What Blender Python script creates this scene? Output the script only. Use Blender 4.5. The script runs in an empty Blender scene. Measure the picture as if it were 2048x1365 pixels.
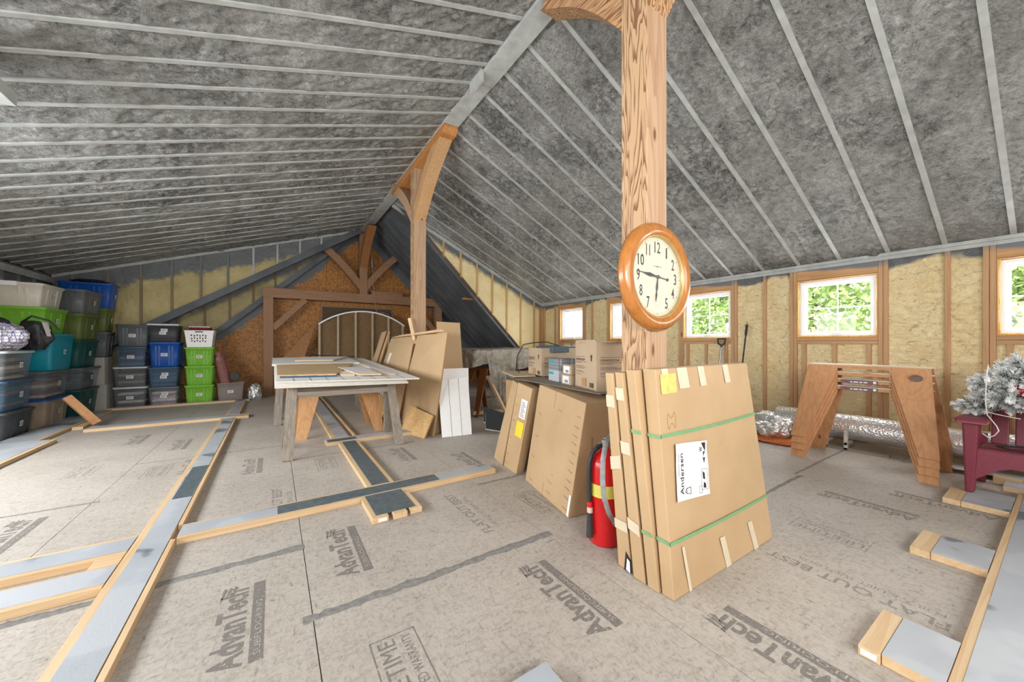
import bpy, bmesh, math, random
from math import sin, cos, pi, radians, sqrt, atan2
from mathutils import Vector, Matrix, noise
random.seed(7)
SC = bpy.context.scene
COL = SC.collection

# ------------------------------------------------------------------ camera
YAW = radians(33.05); SN, CS = sin(YAW), cos(YAW); FP = 732.0; H = 1.14; HY = 686.0; CX = 1024.0
cd = bpy.data.cameras.new('camera'); cam = bpy.data.objects.new('camera', cd); COL.objects.link(cam)
cam.location = (0, 0, H); cam.rotation_euler = (pi/2, 0, -YAW)
cd.sensor_width = 36; cd.lens = FP/2048*36; cd.shift_y = (HY-682.5)/2048; cd.clip_start = .02; cd.clip_end = 200
SC.camera = cam

# ------------------------------------------------------------------ world, exposure
SC.view_settings.view_transform = 'Standard'; SC.view_settings.look = 'None'
SC.view_settings.gamma = 1; SC.view_settings.use_curve_mapping = False
SC.view_settings.exposure = 0.27
wd = bpy.data.worlds.new('sky'); SC.world = wd; wd.use_nodes = True
nt = wd.node_tree; bg = nt.nodes['Background']
bg.inputs['Color'].default_value = (.93, .97, 1.0, 1); bg.inputs['Strength'].default_value = 2.2

def area(name, loc, target, sx, sy, power, color=(1, 1, 1), spread=180):
    l = bpy.data.lights.new(name, 'AREA'); l.shape = 'RECTANGLE'; l.size = sx; l.size_y = sy
    l.energy = power; l.color = color; l.spread = radians(spread)
    o = bpy.data.objects.new(name, l); COL.objects.link(o); o.location = loc
    o.rotation_euler = (Vector(target)-Vector(loc)).to_track_quat('-Z', 'Y').to_euler()
    return o
# daylight entering by the windows of the left dormer (outside the frame); the lamp behind the camera is an added fill
for i, yy in enumerate((.6, 2.3, 4.0)):
    area('daylight_left_%d' % i, (-2.93, yy, 1.6), (0, yy+.1, 1.2), 1.0, .95, 60, (.93, .965, 1.0))
area('daylight_left_far', (-2.93, 5.3, 1.6), (-1.2, 5.0, .2), .8, .9, 42, (.94, .97, 1.0))
area('rear_fill', (1.6, -2.9, 1.9), (1.9, 3, 1.3), 3.4, 2.0, 112, (1.0, .99, .985))  # added general fill from behind the camera, no window modelled there
for i, yy in enumerate((1.57, 3.12, 4.68, 6.2, .02, -1.5)):
    area('daylight_right_%d' % i, (5.86, yy, 1.62), (0, yy, .9), .66, .72, 23, (.97, .99, 1.0))
area('ceiling_fill', (.2, -1.2, 1.7), (1.9, 2.8, 3.6), .9, .6, 62, (1.0, .99, .98))  # added lamp aimed upwards to brighten the ceiling
sun = bpy.data.lights.new('sun', 'SUN'); sun.energy = 3.2; sun.angle = radians(2); sun.color = (1, .97, .9)
so = bpy.data.objects.new('sun', sun); COL.objects.link(so); so.location = (-6, -4, 12); so.rotation_euler = Vector((1, .25, -.95)).to_track_quat('-Z', 'Y').to_euler()

# ------------------------------------------------------------------ helpers
def lin(c):
    def f(v):
        v /= 255.0
        return v/12.92 if v <= .04045 else ((v+.055)/1.055)**2.4
    return (f(c[0]), f(c[1]), f(c[2]), 1)

class NT:
    def __init__(s, name):
        s.m = bpy.data.materials.new(name); s.m.use_nodes = True
        s.t = s.m.node_tree; s.b = s.t.nodes['Principled BSDF']; s.out = s.t.nodes['Material Output']
    def n(s, typ, **kw):
        nd = s.t.nodes.new(typ)
        for k, v in kw.items():
            if k in nd.inputs: nd.inputs[k].default_value = v
            else: setattr(nd, k, v)
        return nd
    def l(s, a, b): s.t.links.new(a, b)
    def ramp(s, fac, stops, interp='LINEAR'):
        r = s.n('ShaderNodeValToRGB'); r.color_ramp.interpolation = interp
        e = r.color_ramp.elements
        while len(e) < len(stops): e.new(.5)
        for q, (p, c) in zip(e, stops): q.position = p; q.color = c if len(c) == 4 else lin(c)
        s.l(fac, r.inputs[0]); return r.outputs[0]
    def mix(s, fac, a, b, mode='MIX'):
        m = s.n('ShaderNodeMix', data_type='RGBA', blend_type=mode)
        for sock, v in ((m.inputs[0], fac), (m.inputs[6], a), (m.inputs[7], b)):
            if hasattr(v, 'is_linked') or hasattr(v, 'links'): s.l(v, sock)
            else: sock.default_value = v
        return m.outputs[2]
    def math(s, op, a, b=None, clamp=False):
        m = s.n('ShaderNodeMath', operation=op, use_clamp=clamp)
        for i, v in enumerate((a, b)):
            if v is None: continue
            if hasattr(v, 'links'): s.l(v, m.inputs[i])
            else: m.inputs[i].default_value = v
        return m.outputs[0]
    def coords(s, kind='Position', scale=(1, 1, 1), rot=(0, 0, 0)):
        if kind == 'Position': src = s.n('ShaderNodeNewGeometry').outputs['Position']
        else: src = s.n('ShaderNodeTexCoord').outputs[kind]
        mp = s.n('ShaderNodeMapping'); mp.inputs['Scale'].default_value = scale; mp.inputs['Rotation'].default_value = rot
        s.l(src, mp.inputs[0]); return mp.outputs[0]
    def noise(s, vec, scale, detail=4, rough=.55, dist=0):
        nd = s.n('ShaderNodeTexNoise', Scale=scale, Detail=detail, Roughness=rough, Distortion=dist)
        s.l(vec, nd.inputs['Vector']); return nd.outputs[0]
    def vor(s, vec, scale, feature='F1', out=0):
        nd = s.n('ShaderNodeTexVoronoi', Scale=scale); nd.feature = feature
        s.l(vec, nd.inputs['Vector']); return nd.outputs[out]
    def bump(s, h, strength=.3, dist=.01):
        b = s.n('ShaderNodeBump', Strength=strength, Distance=dist); s.l(h, b.inputs['Height']); s.l(b.outputs[0], s.b.inputs['Normal'])
    def base(s, c):
        if hasattr(c, 'links'): s.l(c, s.b.inputs['Base Color'])
        else: s.b.inputs['Base Color'].default_value = c
    def rough(s, v): s.b.inputs['Roughness'].default_value = v

MC = {}
def plain(name, c, rough=.6, metal=0, var=.06, bump=0.0, scale=30):
    if name in MC: return MC[name]
    t = NT(name); v = t.coords('Object'); n = t.noise(v, scale, 3)
    a = lin(c); d = [max(0, x*(1-var*2.2)) for x in a[:3]]+[1]; u = [min(1, x*(1+var*1.5)) for x in a[:3]]+[1]
    t.base(t.ramp(n, [(.3, tuple(d)), (.7, tuple(u))])); t.rough(rough); t.b.inputs['Metallic'].default_value = metal
    if bump: t.bump(n, bump, .004)
    MC[name] = t.m; return t.m

def wood(name, c1, c2, axis='Z', knots=True, rough=.65, overspray=None, scale=1.0, kind='Object', kc=(120, 80, 48), ring=.16):
    """sawn timber: stretched grain along axis, knots; overspray = (z0, z1) grey foam coat mixing in above that height"""
    key = name+axis
    if key in MC: return MC[key]
    t = NT(key); st = .045
    sc = {'X': (st, 1, 1), 'Y': (1, st, 1), 'Z': (1, 1, st)}[axis]
    v = t.coords(kind, tuple(x*scale for x in sc))
    n1 = t.noise(v, 40, 6, .62, .3); n2 = t.noise(v, 5, 3, .45, .5); n4 = t.noise(t.coords(kind), 1.7, 2)
    w = t.math('FRACT', t.math('MULTIPLY', n2, 14.0)); w = t.math('POWER', w, 2.2)
    f = t.math('ADD', t.math('MULTIPLY', n1, .6), t.math('ADD', t.math('MULTIPLY', t.math('SUBTRACT', 1.0, w), ring), t.math('MULTIPLY', n4, .35)))
    col = t.ramp(f, [(.30+ring*.2, c2), (.62+ring*.5, c1)])
    if knots:
        sk = {'X': (.35, 1, 1), 'Y': (1, .35, 1), 'Z': (1, 1, .35)}[axis]
        kv = t.vor(t.coords(kind, sk), 4.2)
        col = t.mix(t.ramp(kv, [(.035, (1, 1, 1, 1)), (.075, (0, 0, 0, 1))]), col, lin(kc))
    if overspray:
        pos = t.n('ShaderNodeNewGeometry').outputs['Position']
        sp = t.n('ShaderNodeSeparateXYZ'); t.l(pos, sp.inputs[0])
        nz = t.noise(pos, 1.3, 3)
        h = t.math('ADD', sp.outputs[2], t.math('MULTIPLY', t.math('SUBTRACT', nz, .5), .7 if overspray[1]-overspray[0] > .15 else .25))
        k = t.math('MULTIPLY', t.math('SUBTRACT', h, overspray[0]), 1/(overspray[1]-overspray[0]), True)
        col = t.mix(k, col, lin((112, 116, 120)))
    t.base(col); t.rough(rough); t.bump(n1, .25, .002)
    MC[key] = t.m; return t.m

def tag(o, label=None, cat=None, group=None, kind=None):
    if label: o['label'] = label
    if cat: o['category'] = cat
    if group: o['group'] = group
    if kind: o['kind'] = kind
    return o
def thing(name, label, cat, loc=(0, 0, 0), rotz=0, group=None, kind=None):
    o = bpy.data.objects.new(name, None); COL.objects.link(o); o.empty_display_size = .1
    o.location = loc; o.rotation_euler = (0, 0, rotz)
    return tag(o, label, cat, group, kind)

class MB:
    """collects shapes in the coordinates of the thing (or of the world, then offset by the thing's place)"""
    def __init__(s): s.v = []; s.f = []; s.mi = []; s.sm = []
    def add(s, vs, fs, mi=0, smooth=False):
        b = len(s.v); s.v += [tuple(p) for p in vs]
        for f in fs: s.f.append([b+i for i in f]); s.mi.append(mi); s.sm.append(smooth)
        return s
    def box(s, x0, x1, y0, y1, z0, z1, mi=0):
        return s.hexa([(x0, y0, z0), (x1, y0, z0), (x1, y1, z0), (x0, y1, z0)], [(x0, y0, z1), (x1, y0, z1), (x1, y1, z1), (x0, y1, z1)], mi)
    def hexa(s, b, t, mi=0):
        return s.add(list(b)+list(t), [(3, 2, 1, 0), (4, 5, 6, 7), (0, 1, 5, 4), (1, 2, 6, 5), (2, 3, 7, 6), (3, 0, 4, 7)], mi)
    def beam(s, a, b, w, h, up=(0, 0, 1), mi=0):
        """rectangular bar from a to b, w across, h along up"""
        a = Vector(a); b = Vector(b); d = (b-a).normalized(); up = Vector(up)
        x = d.cross(up).normalized()*w/2; y = x.cross(d).normalized()*h/2
        q = lambda p: [p-x-y, p+x-y, p+x+y, p-x+y]
        return s.hexa(q(a), q(b), mi)
    def prism(s, poly, vec, mi=0):
        n = len(poly); vec = Vector(vec); p = [Vector(q) for q in poly]
        nrm = Vector((0, 0, 0))
        for i in range(n): nrm += p[i].cross(p[(i+1) % n])
        if nrm.dot(vec) > 0: pass
        else: p = p[::-1]
        return s.add(p+[q+vec for q in p], [tuple(range(n))[::-1], tuple(range(n, 2*n))]+[(i, (i+1) % n, n+(i+1) % n, n+i) for i in range(n)], mi)
    def tube(s, pts, r, seg=8, mi=0, cap=True):
        pts = [Vector(p) for p in pts]; rings = []; n = len(pts); px = None
        for i, p in enumerate(pts):
            d = (pts[min(i+1, n-1)]-pts[max(i-1, 0)]).normalized()
            if px is None:
                up = Vector((0, 0, 1)) if abs(d.z) < .9 else Vector((1, 0, 0)); x = d.cross(up).normalized()
            else: x = (px-d*px.dot(d)).normalized()
            px = x; y = d.cross(x); rr = r[i] if isinstance(r, (list, tuple)) else r
            rings.append([p+x*cos(2*pi*k/seg)*rr+y*sin(2*pi*k/seg)*rr for k in range(seg)])
        vs = [v for ring in rings for v in ring]
        fs = [(i*seg+k, i*seg+(k+1) % seg, (i+1)*seg+(k+1) % seg, (i+1)*seg+k) for i in range(n-1) for k in range(seg)]
        s.add(vs, fs, mi, True)
        if cap: s.add(rings[0], [tuple(range(seg))[::-1]], mi); s.add(rings[-1], [tuple(range(seg))], mi)
        return s
    def lathe(s, prof, center=(0, 0, 0), axis='Z', seg=32, mi=0, smooth=True):
        c = Vector(center); vs = []
        for r, z in prof:
            for k in range(seg):
                a = 2*pi*k/seg; x, y = r*cos(a), r*sin(a)
                vs.append(c+Vector({'Z': (x, y, z), 'Y': (x, z, y), 'X': (z, x, y)}[axis]))
        fs = []
        for i in range(len(prof)-1):
            for k in range(seg):
                q = (i*seg+k, i*seg+(k+1) % seg, (i+1)*seg+(k+1) % seg, (i+1)*seg+k)
                fs.append(q if axis != 'Y' else q[::-1])
        return s.add(vs, fs, mi, smooth)
    def build(s, name, mats, parent=None, bevel=0, world=True, label=None, kind=None):
        me = bpy.data.meshes.new(name); v = s.v
        if parent is not None and world:
            M = Matrix.Translation(parent.location) @ parent.rotation_euler.to_matrix().to_4x4()
            pp = parent.parent
            while pp is not None: M = Matrix.Translation(pp.location) @ pp.rotation_euler.to_matrix().to_4x4() @ M; pp = pp.parent
            Mi = M.inverted(); v = [tuple(Mi @ Vector(p)) for p in v]
        me.from_pydata(v, [], s.f)
        if not isinstance(mats, (list, tuple)): mats = [mats]
        for m in mats: me.materials.append(m)
        me.polygons.foreach_set('material_index', s.mi); me.polygons.foreach_set('use_smooth', s.sm)
        me.update()
        o = bpy.data.objects.new(name, me); COL.objects.link(o)
        if parent is not None: o.parent = parent
        if bevel:
            md = o.modifiers.new('edge', 'BEVEL'); md.width = bevel; md.segments = 2; md.limit_method = 'ANGLE'; md.angle_limit = radians(40)
        if label: o['label'] = label
        if kind: o['kind'] = kind
        return o
def one(name, mb, mats, label, cat, group=None, kind=None, bevel=0):
    """a thing that is a single mesh, origin set at its base"""
    xs = [p[0] for p in mb.v]; ys = [p[1] for p in mb.v]; zs = [p[2] for p in mb.v]
    o = (sum(xs)/len(xs), sum(ys)/len(ys), min(zs))
    mb.v = [(p[0]-o[0], p[1]-o[1], p[2]-o[2]) for p in mb.v]
    ob = mb.build(name, mats, None, bevel); ob.location = o
    return tag(ob, label, cat, group, kind)
def copy_tree(o, parent=None):
    c = o.copy(); COL.objects.link(c); c.parent = parent
    for ch in [q for q in bpy.data.objects if q.parent == o]: copy_tree(ch, c)
    return c

def floor_at(px, py, z=0.0):
    """point of the level plane z that the photograph shows at this pixel"""
    w = FP*(H-z)/(py-HY); u = (px-CX)/FP*w
    return Vector((u*CS+w*SN, -u*SN+w*CS, z))
def at_y(px, py, Y):
    a = (px-CX)/FP; X = Y*(SN+a*CS)/(CS-a*SN); w = X*SN+Y*CS; return Vector((X, Y, H-(py-HY)/FP*w))
def at_x(px, py, X):
    a = (px-CX)/FP; Y = X*(CS-a*SN)/(SN+a*CS); w = X*SN+Y*CS; return Vector((X, Y, H-(py-HY)/FP*w))

TXT = {}
def text_geo(s, squeeze=1.0, bold=0.0):
    k = (s, bold)
    if k not in TXT:
        cu = bpy.data.curves.new('t', 'FONT'); cu.body = s; cu.size = 1; cu.resolution_u = 2; cu.offset = bold
        o = bpy.data.objects.new('t', cu); COL.objects.link(o)
        dg = bpy.context.evaluated_depsgraph_get(); me = bpy.data.meshes.new_from_object(o.evaluated_get(dg))
        vs = [tuple(v.co) for v in me.vertices]; fs = [tuple(p.vertices) for p in me.polygons]
        bpy.data.objects.remove(o); bpy.data.curves.remove(cu); bpy.data.meshes.remove(me)
        x0 = min(v[0] for v in vs); x1 = max(v[0] for v in vs)
        TXT[k] = ([(v[0]-x0, v[1]) for v in vs], fs, x1-x0)
    return TXT[k]
def put_text(mb, s, org, right, up, height, width=None, mi=0, bold=0.0):
    """text with its lower left corner at org, cap height 'height', stretched to 'width'"""
    vs, fs, w = text_geo(s, 1.0, bold); r = Vector(right).normalized(); u = Vector(up).normalized(); o = Vector(org)
    k = height/.69; kx = (width/w) if width else k
    mb.add([o+r*(x*kx)+u*(y*k) for x, y in vs], fs, mi); return w*kx

def print_bars(mb, org, right, up, h, length, mi=0):
    """small print too fine to read: a row of short dark dashes"""
    r = Vector(right).normalized(); u = Vector(up).normalized()*h; o = Vector(org); x = 0; k = 0
    while x < length:
        w = h*(.9, 2.1, 1.4, 2.8, .7)[k % 5]; w = min(w, length-x); k += 1
        mb.add([o+r*x, o+r*(x+w), o+r*(x+w)+u*.62, o+r*x+u*.62], [(0, 1, 2, 3)], mi); x += w+h*.5

# ------------------------------------------------------------------ materials
PINE1, PINE2 = (218, 190, 152), (196, 158, 112)
def pine(axis): return wood('pine', PINE1, PINE2, axis, kind='Position')
def stud(axis='Z'): return wood('stud', (198, 158, 116), (170, 128, 88), axis, overspray=(1.98, 2.06), kind='Position')
def fir(axis): return wood('fir', (190, 158, 128), (164, 126, 94), axis, kind='Position', scale=.9, ring=.3)
def cathedral(name, c1, c2, axis, s=1.0):
    t = NT(name); sc = {'X': (.10, 1, 1), 'Y': (1, .10, 1), 'Z': (1, 1, .10)}[axis]; v = t.coords('Position', tuple(x*s for x in sc))
    n2 = t.noise(v, 9, 3, .5, .4); w = t.math('FRACT', t.math('MULTIPLY', n2, 17.0)); n1 = t.noise(v, 90, 4, .6)
    col = t.ramp(t.math('ADD', w, t.math('MULTIPLY', n1, .25)), [(.0, c1), (.62, c1), (.95, c2), (1.0, c2)])
    col = t.mix(t.ramp(t.vor(t.coords('Position', {'X': (.5, 1, 1), 'Y': (1, .5, 1), 'Z': (1, 1, .5)}[axis]), 3.1), [(.03, (1, 1, 1, 1)), (.06, (0, 0, 0, 1))]), col, lin((92, 62, 44)))
    t.base(col); t.rough(.65); t.bump(w, .15, .002); return t.m
M_CATH = cathedral('cathedral_fir', (192, 158, 122), (130, 92, 62), 'Z')
def dark_fir(axis): return wood('dark_fir', (160, 122, 92), (134, 96, 68), axis, kind='Position')
def grey_wood(axis): return wood('weathered', (158, 148, 136), (116, 104, 92), axis, kind='Position', kc=(60, 50, 42))
def horse_wood(axis): return wood('horse_wood', (204, 152, 108), (178, 124, 80), axis, kind='Position', kc=(75, 50, 38))

def foam_grey():
    t = NT('grey_foam'); v = t.coords('Position')
    n = t.noise(v, 70, 6, .7); n2 = t.noise(v, 2.2, 4, .6); n3 = t.noise(v, 22, 7, .75, .2); n4 = t.noise(v, 8, 5, .62, .3)
    vo = t.vor(v, 26, 'SMOOTH_F1')
    nc = t.noise(v, 7, 8, .7, .5); msk = t.noise(v, 1.7, 3)
    crk = t.math('ABSOLUTE', t.math('SUBTRACT', nc, .5)); crk = t.math('ADD', crk, t.math('MULTIPLY', t.math('SUBTRACT', .56, msk, True), .6))
    crk_c = t.ramp(crk, [(.0, (.30, .30, .30, 1)), (.008, (.55, .55, .55, 1)), (.018, (1, 1, 1, 1))])  # shade of the cracks darkened into the colour
    col = t.ramp(n2, [(.35, (174, 173, 169)), (.68, (214, 214, 211))])
    sp = t.ramp(t.math('ADD', t.math('MULTIPLY', n3, .6), t.math('MULTIPLY', n, .4)), [(.37, (.16, .16, .16, 1)), (.43, (.62, .62, .62, 1)), (.55, (1.0, 1.0, 1.0, 1)), (.66, (1.38, 1.38, 1.38, 1))])  # dark and bright specks in the colour imitate shading of the relief
    t.base(t.mix(1.0, t.mix(1.0, col, sp, 'MULTIPLY'), crk_c, 'MULTIPLY')); t.rough(.5)
    h = t.math('ADD', t.math('MULTIPLY', t.math('MINIMUM', crk, .05), 9.0), t.math('ADD', t.math('ADD', t.math('MULTIPLY', n3, 1.6), t.math('MULTIPLY', n, .5)), t.math('ADD', t.math('MULTIPLY', n4, 1.6), t.math('MULTIPLY', vo, .7))))
    t.bump(h, 1.0, .040); return t.m
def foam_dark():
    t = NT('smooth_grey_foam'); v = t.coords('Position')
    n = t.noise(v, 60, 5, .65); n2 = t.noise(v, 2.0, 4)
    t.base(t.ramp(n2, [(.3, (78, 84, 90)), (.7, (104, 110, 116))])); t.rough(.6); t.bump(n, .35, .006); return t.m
def foam_yellow(z0, z1, amp):
    t = NT('yellow_foam'); v = t.coords('Position'); pos = v
    n = t.noise(v, 55, 5, .65); n2 = t.noise(v, 3.0, 4); n3 = t.noise(t.coords('Position', (1, 1, 1.7)), 15, 5, .6, 1.0)
    col = t.ramp(n2, [(.3, (242, 216, 162)), (.7, (253, 236, 190))])
    col = t.mix(t.ramp(n3, [(.33, (.55, .55, .55, 1)), (.40, (0, 0, 0, 1))]), col, lin((150, 128, 88)))  # shade in the wrinkle hollows painted into the foam colour
    sp = t.n('ShaderNodeSeparateXYZ'); t.l(pos, sp.inputs[0]); nz = t.noise(v, 1.6, 3)
    h = t.math('ADD', sp.outputs[2], t.math('MULTIPLY', t.math('SUBTRACT', nz, .5), amp))
    k = t.math('MULTIPLY', t.math('SUBTRACT', h, z0), 1/(z1-z0), True)
    t.base(t.mix(k, col, lin((112, 116, 120)))); t.rough(.55)
    t.bump(t.math('ADD', n3, t.math('MULTIPLY', n, .3)), 1.0, .035); return t.m
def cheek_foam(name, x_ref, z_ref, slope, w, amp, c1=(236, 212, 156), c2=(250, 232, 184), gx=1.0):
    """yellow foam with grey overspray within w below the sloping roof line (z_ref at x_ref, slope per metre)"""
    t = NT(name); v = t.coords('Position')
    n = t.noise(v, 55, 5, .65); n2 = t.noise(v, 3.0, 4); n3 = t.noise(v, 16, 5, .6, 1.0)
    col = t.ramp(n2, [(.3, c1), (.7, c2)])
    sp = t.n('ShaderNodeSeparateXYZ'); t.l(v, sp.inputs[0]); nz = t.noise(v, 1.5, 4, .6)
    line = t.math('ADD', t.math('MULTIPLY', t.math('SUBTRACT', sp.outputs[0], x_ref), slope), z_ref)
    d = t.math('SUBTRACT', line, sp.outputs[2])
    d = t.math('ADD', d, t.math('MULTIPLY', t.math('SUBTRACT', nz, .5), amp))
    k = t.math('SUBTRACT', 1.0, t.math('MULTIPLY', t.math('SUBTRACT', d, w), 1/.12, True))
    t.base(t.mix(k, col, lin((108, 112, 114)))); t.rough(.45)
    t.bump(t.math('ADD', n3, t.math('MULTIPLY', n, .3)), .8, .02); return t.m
def osb(name, c1, c2, c3, kind='Position', scale=1.0, grain=(1, 1, 1), bump=.25):
    t = NT(name); v = t.coords(kind, grain)
    vo = t.n('ShaderNodeTexVoronoi', Scale=75*scale)
    dist = t.mix(.12, v, t.n('ShaderNodeTexNoise', Scale=26*scale).outputs[1]); t.l(dist, vo.inputs['Vector'])
    n = t.noise(v, 130*scale, 5, .7); n2 = t.noise(v, 1.6*scale, 3); n3 = t.noise(v, 26*scale, 6, .75, 1.5)
    rnd = t.n('ShaderNodeSeparateColor'); t.l(vo.outputs['Color'], rnd.inputs[0])
    st = t.noise(t.coords(kind, (1, .3, 1), (0, 0, .35)), 80*scale, 4, .6, .6); st2 = t.noise(t.coords(kind, (.3, 1, 1), (0, 0, .8)), 66*scale, 4, .6, .6)
    f = t.math('ADD', t.math('MULTIPLY', rnd.outputs[0], .10), t.math('ADD', t.math('MULTIPLY', n3, .30), t.math('ADD', t.math('MULTIPLY', n, .15), t.math('MULTIPLY', t.math('MINIMUM', st, st2), .55))))
    col = t.ramp(f, [(.375, c3), (.44, c2), (.57, c1)])
    col = t.mix(.30, col, t.ramp(n2, [(.35, tuple(q-8 for q in c2)), (.65, c1)]))
    t.base(col); t.rough(.62); t.bump(t.math('ADD', n3, n), bump, .003); return t.m
M_FLOOR = osb('subfloor_board', (190, 182, 173), (160, 151, 141), (106, 96, 87))
M_OSB = osb('osb_wall', (186, 124, 62), (146, 88, 36), (96, 56, 24), scale=.6)
M_FOAMG = foam_grey(); M_FOAMD = foam_dark()
M_FOAMY = foam_yellow(1.96, 2.0, .45)
M_GREYP = plain('grey_coated_timber', (176, 179, 177), .55, 0, .08, .25, 9)
def rail_top():
    t = NT('grey_coated_rail'); v = t.coords('Position'); n = t.noise(v, 2.1, 3, .5); n2 = t.noise(v, 18, 5, .7, 1); n3 = t.noise(v, 90, 4, .6)
    col = t.ramp(n, [(.44, (186, 190, 196)), (.47, (176, 181, 188)), (.60, (168, 173, 180)), (.62, (112, 122, 128))])
    col = t.mix(t.ramp(n2, [(.66, (0, 0, 0, 1)), (.72, (.6, .6, .6, 1))]), col, lin((185, 188, 192)))
    t.base(col); t.rough(.42); t.bump(n3, .2, .003); return t.m
M_RAIL = rail_top()
M_RAILD = plain('slate_coated_rail', (92, 104, 110), .4, 0, .12, .2, 22)
M_CARD = None
def cardboard(name, c, var=10):
    t = NT(name); v = t.coords('Position'); n = t.noise(v, 2.5, 3); n2 = t.noise(t.coords('Position', (1, 1, 8)), 60, 3)
    a = tuple(x-var for x in c); b = tuple(min(255, x+var//2) for x in c)
    t.base(t.ramp(t.math('ADD', t.math('MULTIPLY', n, .8), t.math('MULTIPLY', n2, .2)), [(.3, a), (.7, b)])); t.rough(.75); t.bump(n2, .08, .002)
    return t.m
M_CARD = cardboard('cardboard', (190, 160, 122)); M_CARD2 = cardboard('cardboard_dark', (172, 138, 98))
M_KRAFT = cardboard('kraft_cardboard', (186, 164, 138)); M_CEDGE = cardboard('cut_edge_cardboard', (112, 84, 58))
M_TAPE = plain('paper_tape', (214, 200, 174), .5, 0, .02)
M_STRAP = plain('green_strap', (122, 168, 120), .4, 0, .04)
M_WHITE = plain('white_paint', (246, 246, 245), .4, 0, .015)
M_VINYL = plain('white_vinyl', (236, 238, 240), .35, 0, .01)
M_BLACK = plain('black_ink', (38, 38, 40), .6, 0, .05)
M_DARK = plain('dark_gap', (40, 36, 34), .8, 0, .05)
M_MDF = cardboard('mdf_board', (196, 166, 128), 6); M_MDFE = cardboard('mdf_edge', (176, 132, 86), 6)
M_PAPER = plain('paper_label', (236, 236, 236), .6, 0, .01)
def ink(name, c, keep):
    """worn stamped print: the ink lets bits of the board show through"""
    t = NT(name); v = t.coords('Position'); n = t.noise(v, 60, 5, .75); t.base(lin(c)); t.rough(.7)
    tr = t.n('ShaderNodeBsdfTransparent'); mx = t.n('ShaderNodeMixShader')
    t.l(t.ramp(n, [(keep-.06, (1, 1, 1, 1)), (keep+.06, (.1, .1, .1, 1))]), mx.inputs[0])
    t.l(t.b.outputs[0], mx.inputs[2]); t.l(tr.outputs[0], mx.inputs[1]); t.l(mx.outputs[0], t.out.inputs[0])
    return t.m
M_INK = ink('stamp_ink', (128, 123, 118), .555); M_INKF = ink('faint_stamp_ink', (146, 141, 134), .505)
def glass(name='window_glass'):
    t = NT(name); tr = t.n('ShaderNodeBsdfTransparent'); gl = t.n('ShaderNodeBsdfGlossy', Roughness=.03); mx = t.n('ShaderNodeMixShader', Fac=.008)
    t.l(tr.outputs[0], mx.inputs[1]); t.l(gl.outputs[0], mx.inputs[2]); t.l(mx.outputs[0], t.out.inputs[0]); return t.m
M_GLASS = glass()
def clear_plastic(name, c, op, rough=.25, bump=0):
    t = NT(name); t.base(lin(c)); t.rough(rough); tr = t.n('ShaderNodeBsdfTransparent'); mx = t.n('ShaderNodeMixShader')
    n = t.noise(t.coords('Position'), 6, 4)
    t.l(t.ramp(n, [(.3, (op-.08,)*3+(1,)), (.7, (op+.08,)*3+(1,))]), mx.inputs[0])
    if bump: t.bump(t.noise(t.coords('Position'), 14, 5, .6, 1.5), bump, .03)
    t.l(tr.outputs[0], mx.inputs[1]); t.l(t.b.outputs[0], mx.inputs[2]); t.l(mx.outputs[0], t.out.inputs[0]); return t.m
def foil():
    t = NT('silver_bubble_foil'); v = t.coords('Position'); vo = t.vor(v, 60, 'SMOOTH_F1'); n = t.noise(v, 7, 4, .6, 1)
    t.base(lin((232, 234, 236))); t.b.inputs['Metallic'].default_value = .8; t.rough(.36)
    t.bump(t.math('ADD', vo, t.math('MULTIPLY', n, 1.5)), .5, .012); return t.m
M_FOIL = foil()

# ------------------------------------------------------------------ the room shell
XR, XL = 5.62, -3.12          # right and left knee walls
RX = 1.835                    # ridge line
YR, YLF, YE = 7.3, 9.35, 9.80 # end of right dormer, end of left dormer, gable wall
YB = -3.0
def roof_l(x): return 3.84-.322*(1.73-x)
def roof_r(x): return 2.13+.4745*(XR-x)
def steep_r(x): return 5.94-1.012*x
def soffit_l(x): return 2.712+.647*x
def steep_l(x): return 2.282+.927*x

# floor: the subfloor boards lie one by one, joints left open
fl = MB().box(XL-.2, XR+.3, YB-.1, YE+.1, -.12, -.021).build('floor', M_DARK, None); tag(fl, kind='structure')
X0 = .136; PW = 1.22; PL = 2.44; g = .0018
seam = {-3: 1.2, -2: 1.37, -1: 2.35, 0: 1.71, 1: .17, 2: 1.28, 3: 2.1, 4: .9}
for k in range(-3, 5):
    xa = X0+(k)*PW; y = seam[k]-PL*3
    while y < YE:
        ya, yb = max(y, YB), min(y+PL, YE+.05)
        a, b = max(xa, XL-.15), min(xa+PW, XR+.25)
        if yb > YB+.05 and b-a > .05:
            MB().box(a+g, b-g, ya+g, yb-g, -.02, 0).build('floor_panel', M_FLOOR, fl)
        y += PL
M_CAULK = plain('grey_seam_sealant', (134, 131, 127), .8, 0, .12, .6, 40)
def caulk(xa, xb, y, w):
    n = 150; vs = []; fs = []
    for i in range(n+1):
        x = xa+(xb-xa)*i/n; d1 = w/2*(1+.6*noise.noise((x*14, y, 0))+.3*noise.noise((x*40, y, 0))); d2 = w/2*(1+.6*noise.noise((x*14, y, 7))+.3*noise.noise((x*40, y, 7)))
        off = .01*noise.noise((x*2, y, 3))
        vs += [(x, y-d1+off, .0006), (x, y+off, .003), (x, y+d2+off, .0006)]
    for i in range(n):
        for j in range(2): a = i*3+j; fs.append((a, a+3, a+4, a+1))
    MB().add(vs, fs).build('seam_sealant', M_CAULK, fl, label='bead of grey sealant smeared over a floor joint')
caulk(.10, 1.39, 1.715, .05); caulk(-1.02, .14, 2.35, .05); caulk(1.37, 1.9, 2.61, .03); caulk(-2.3, -1.05, 3.81, .028)
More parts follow.
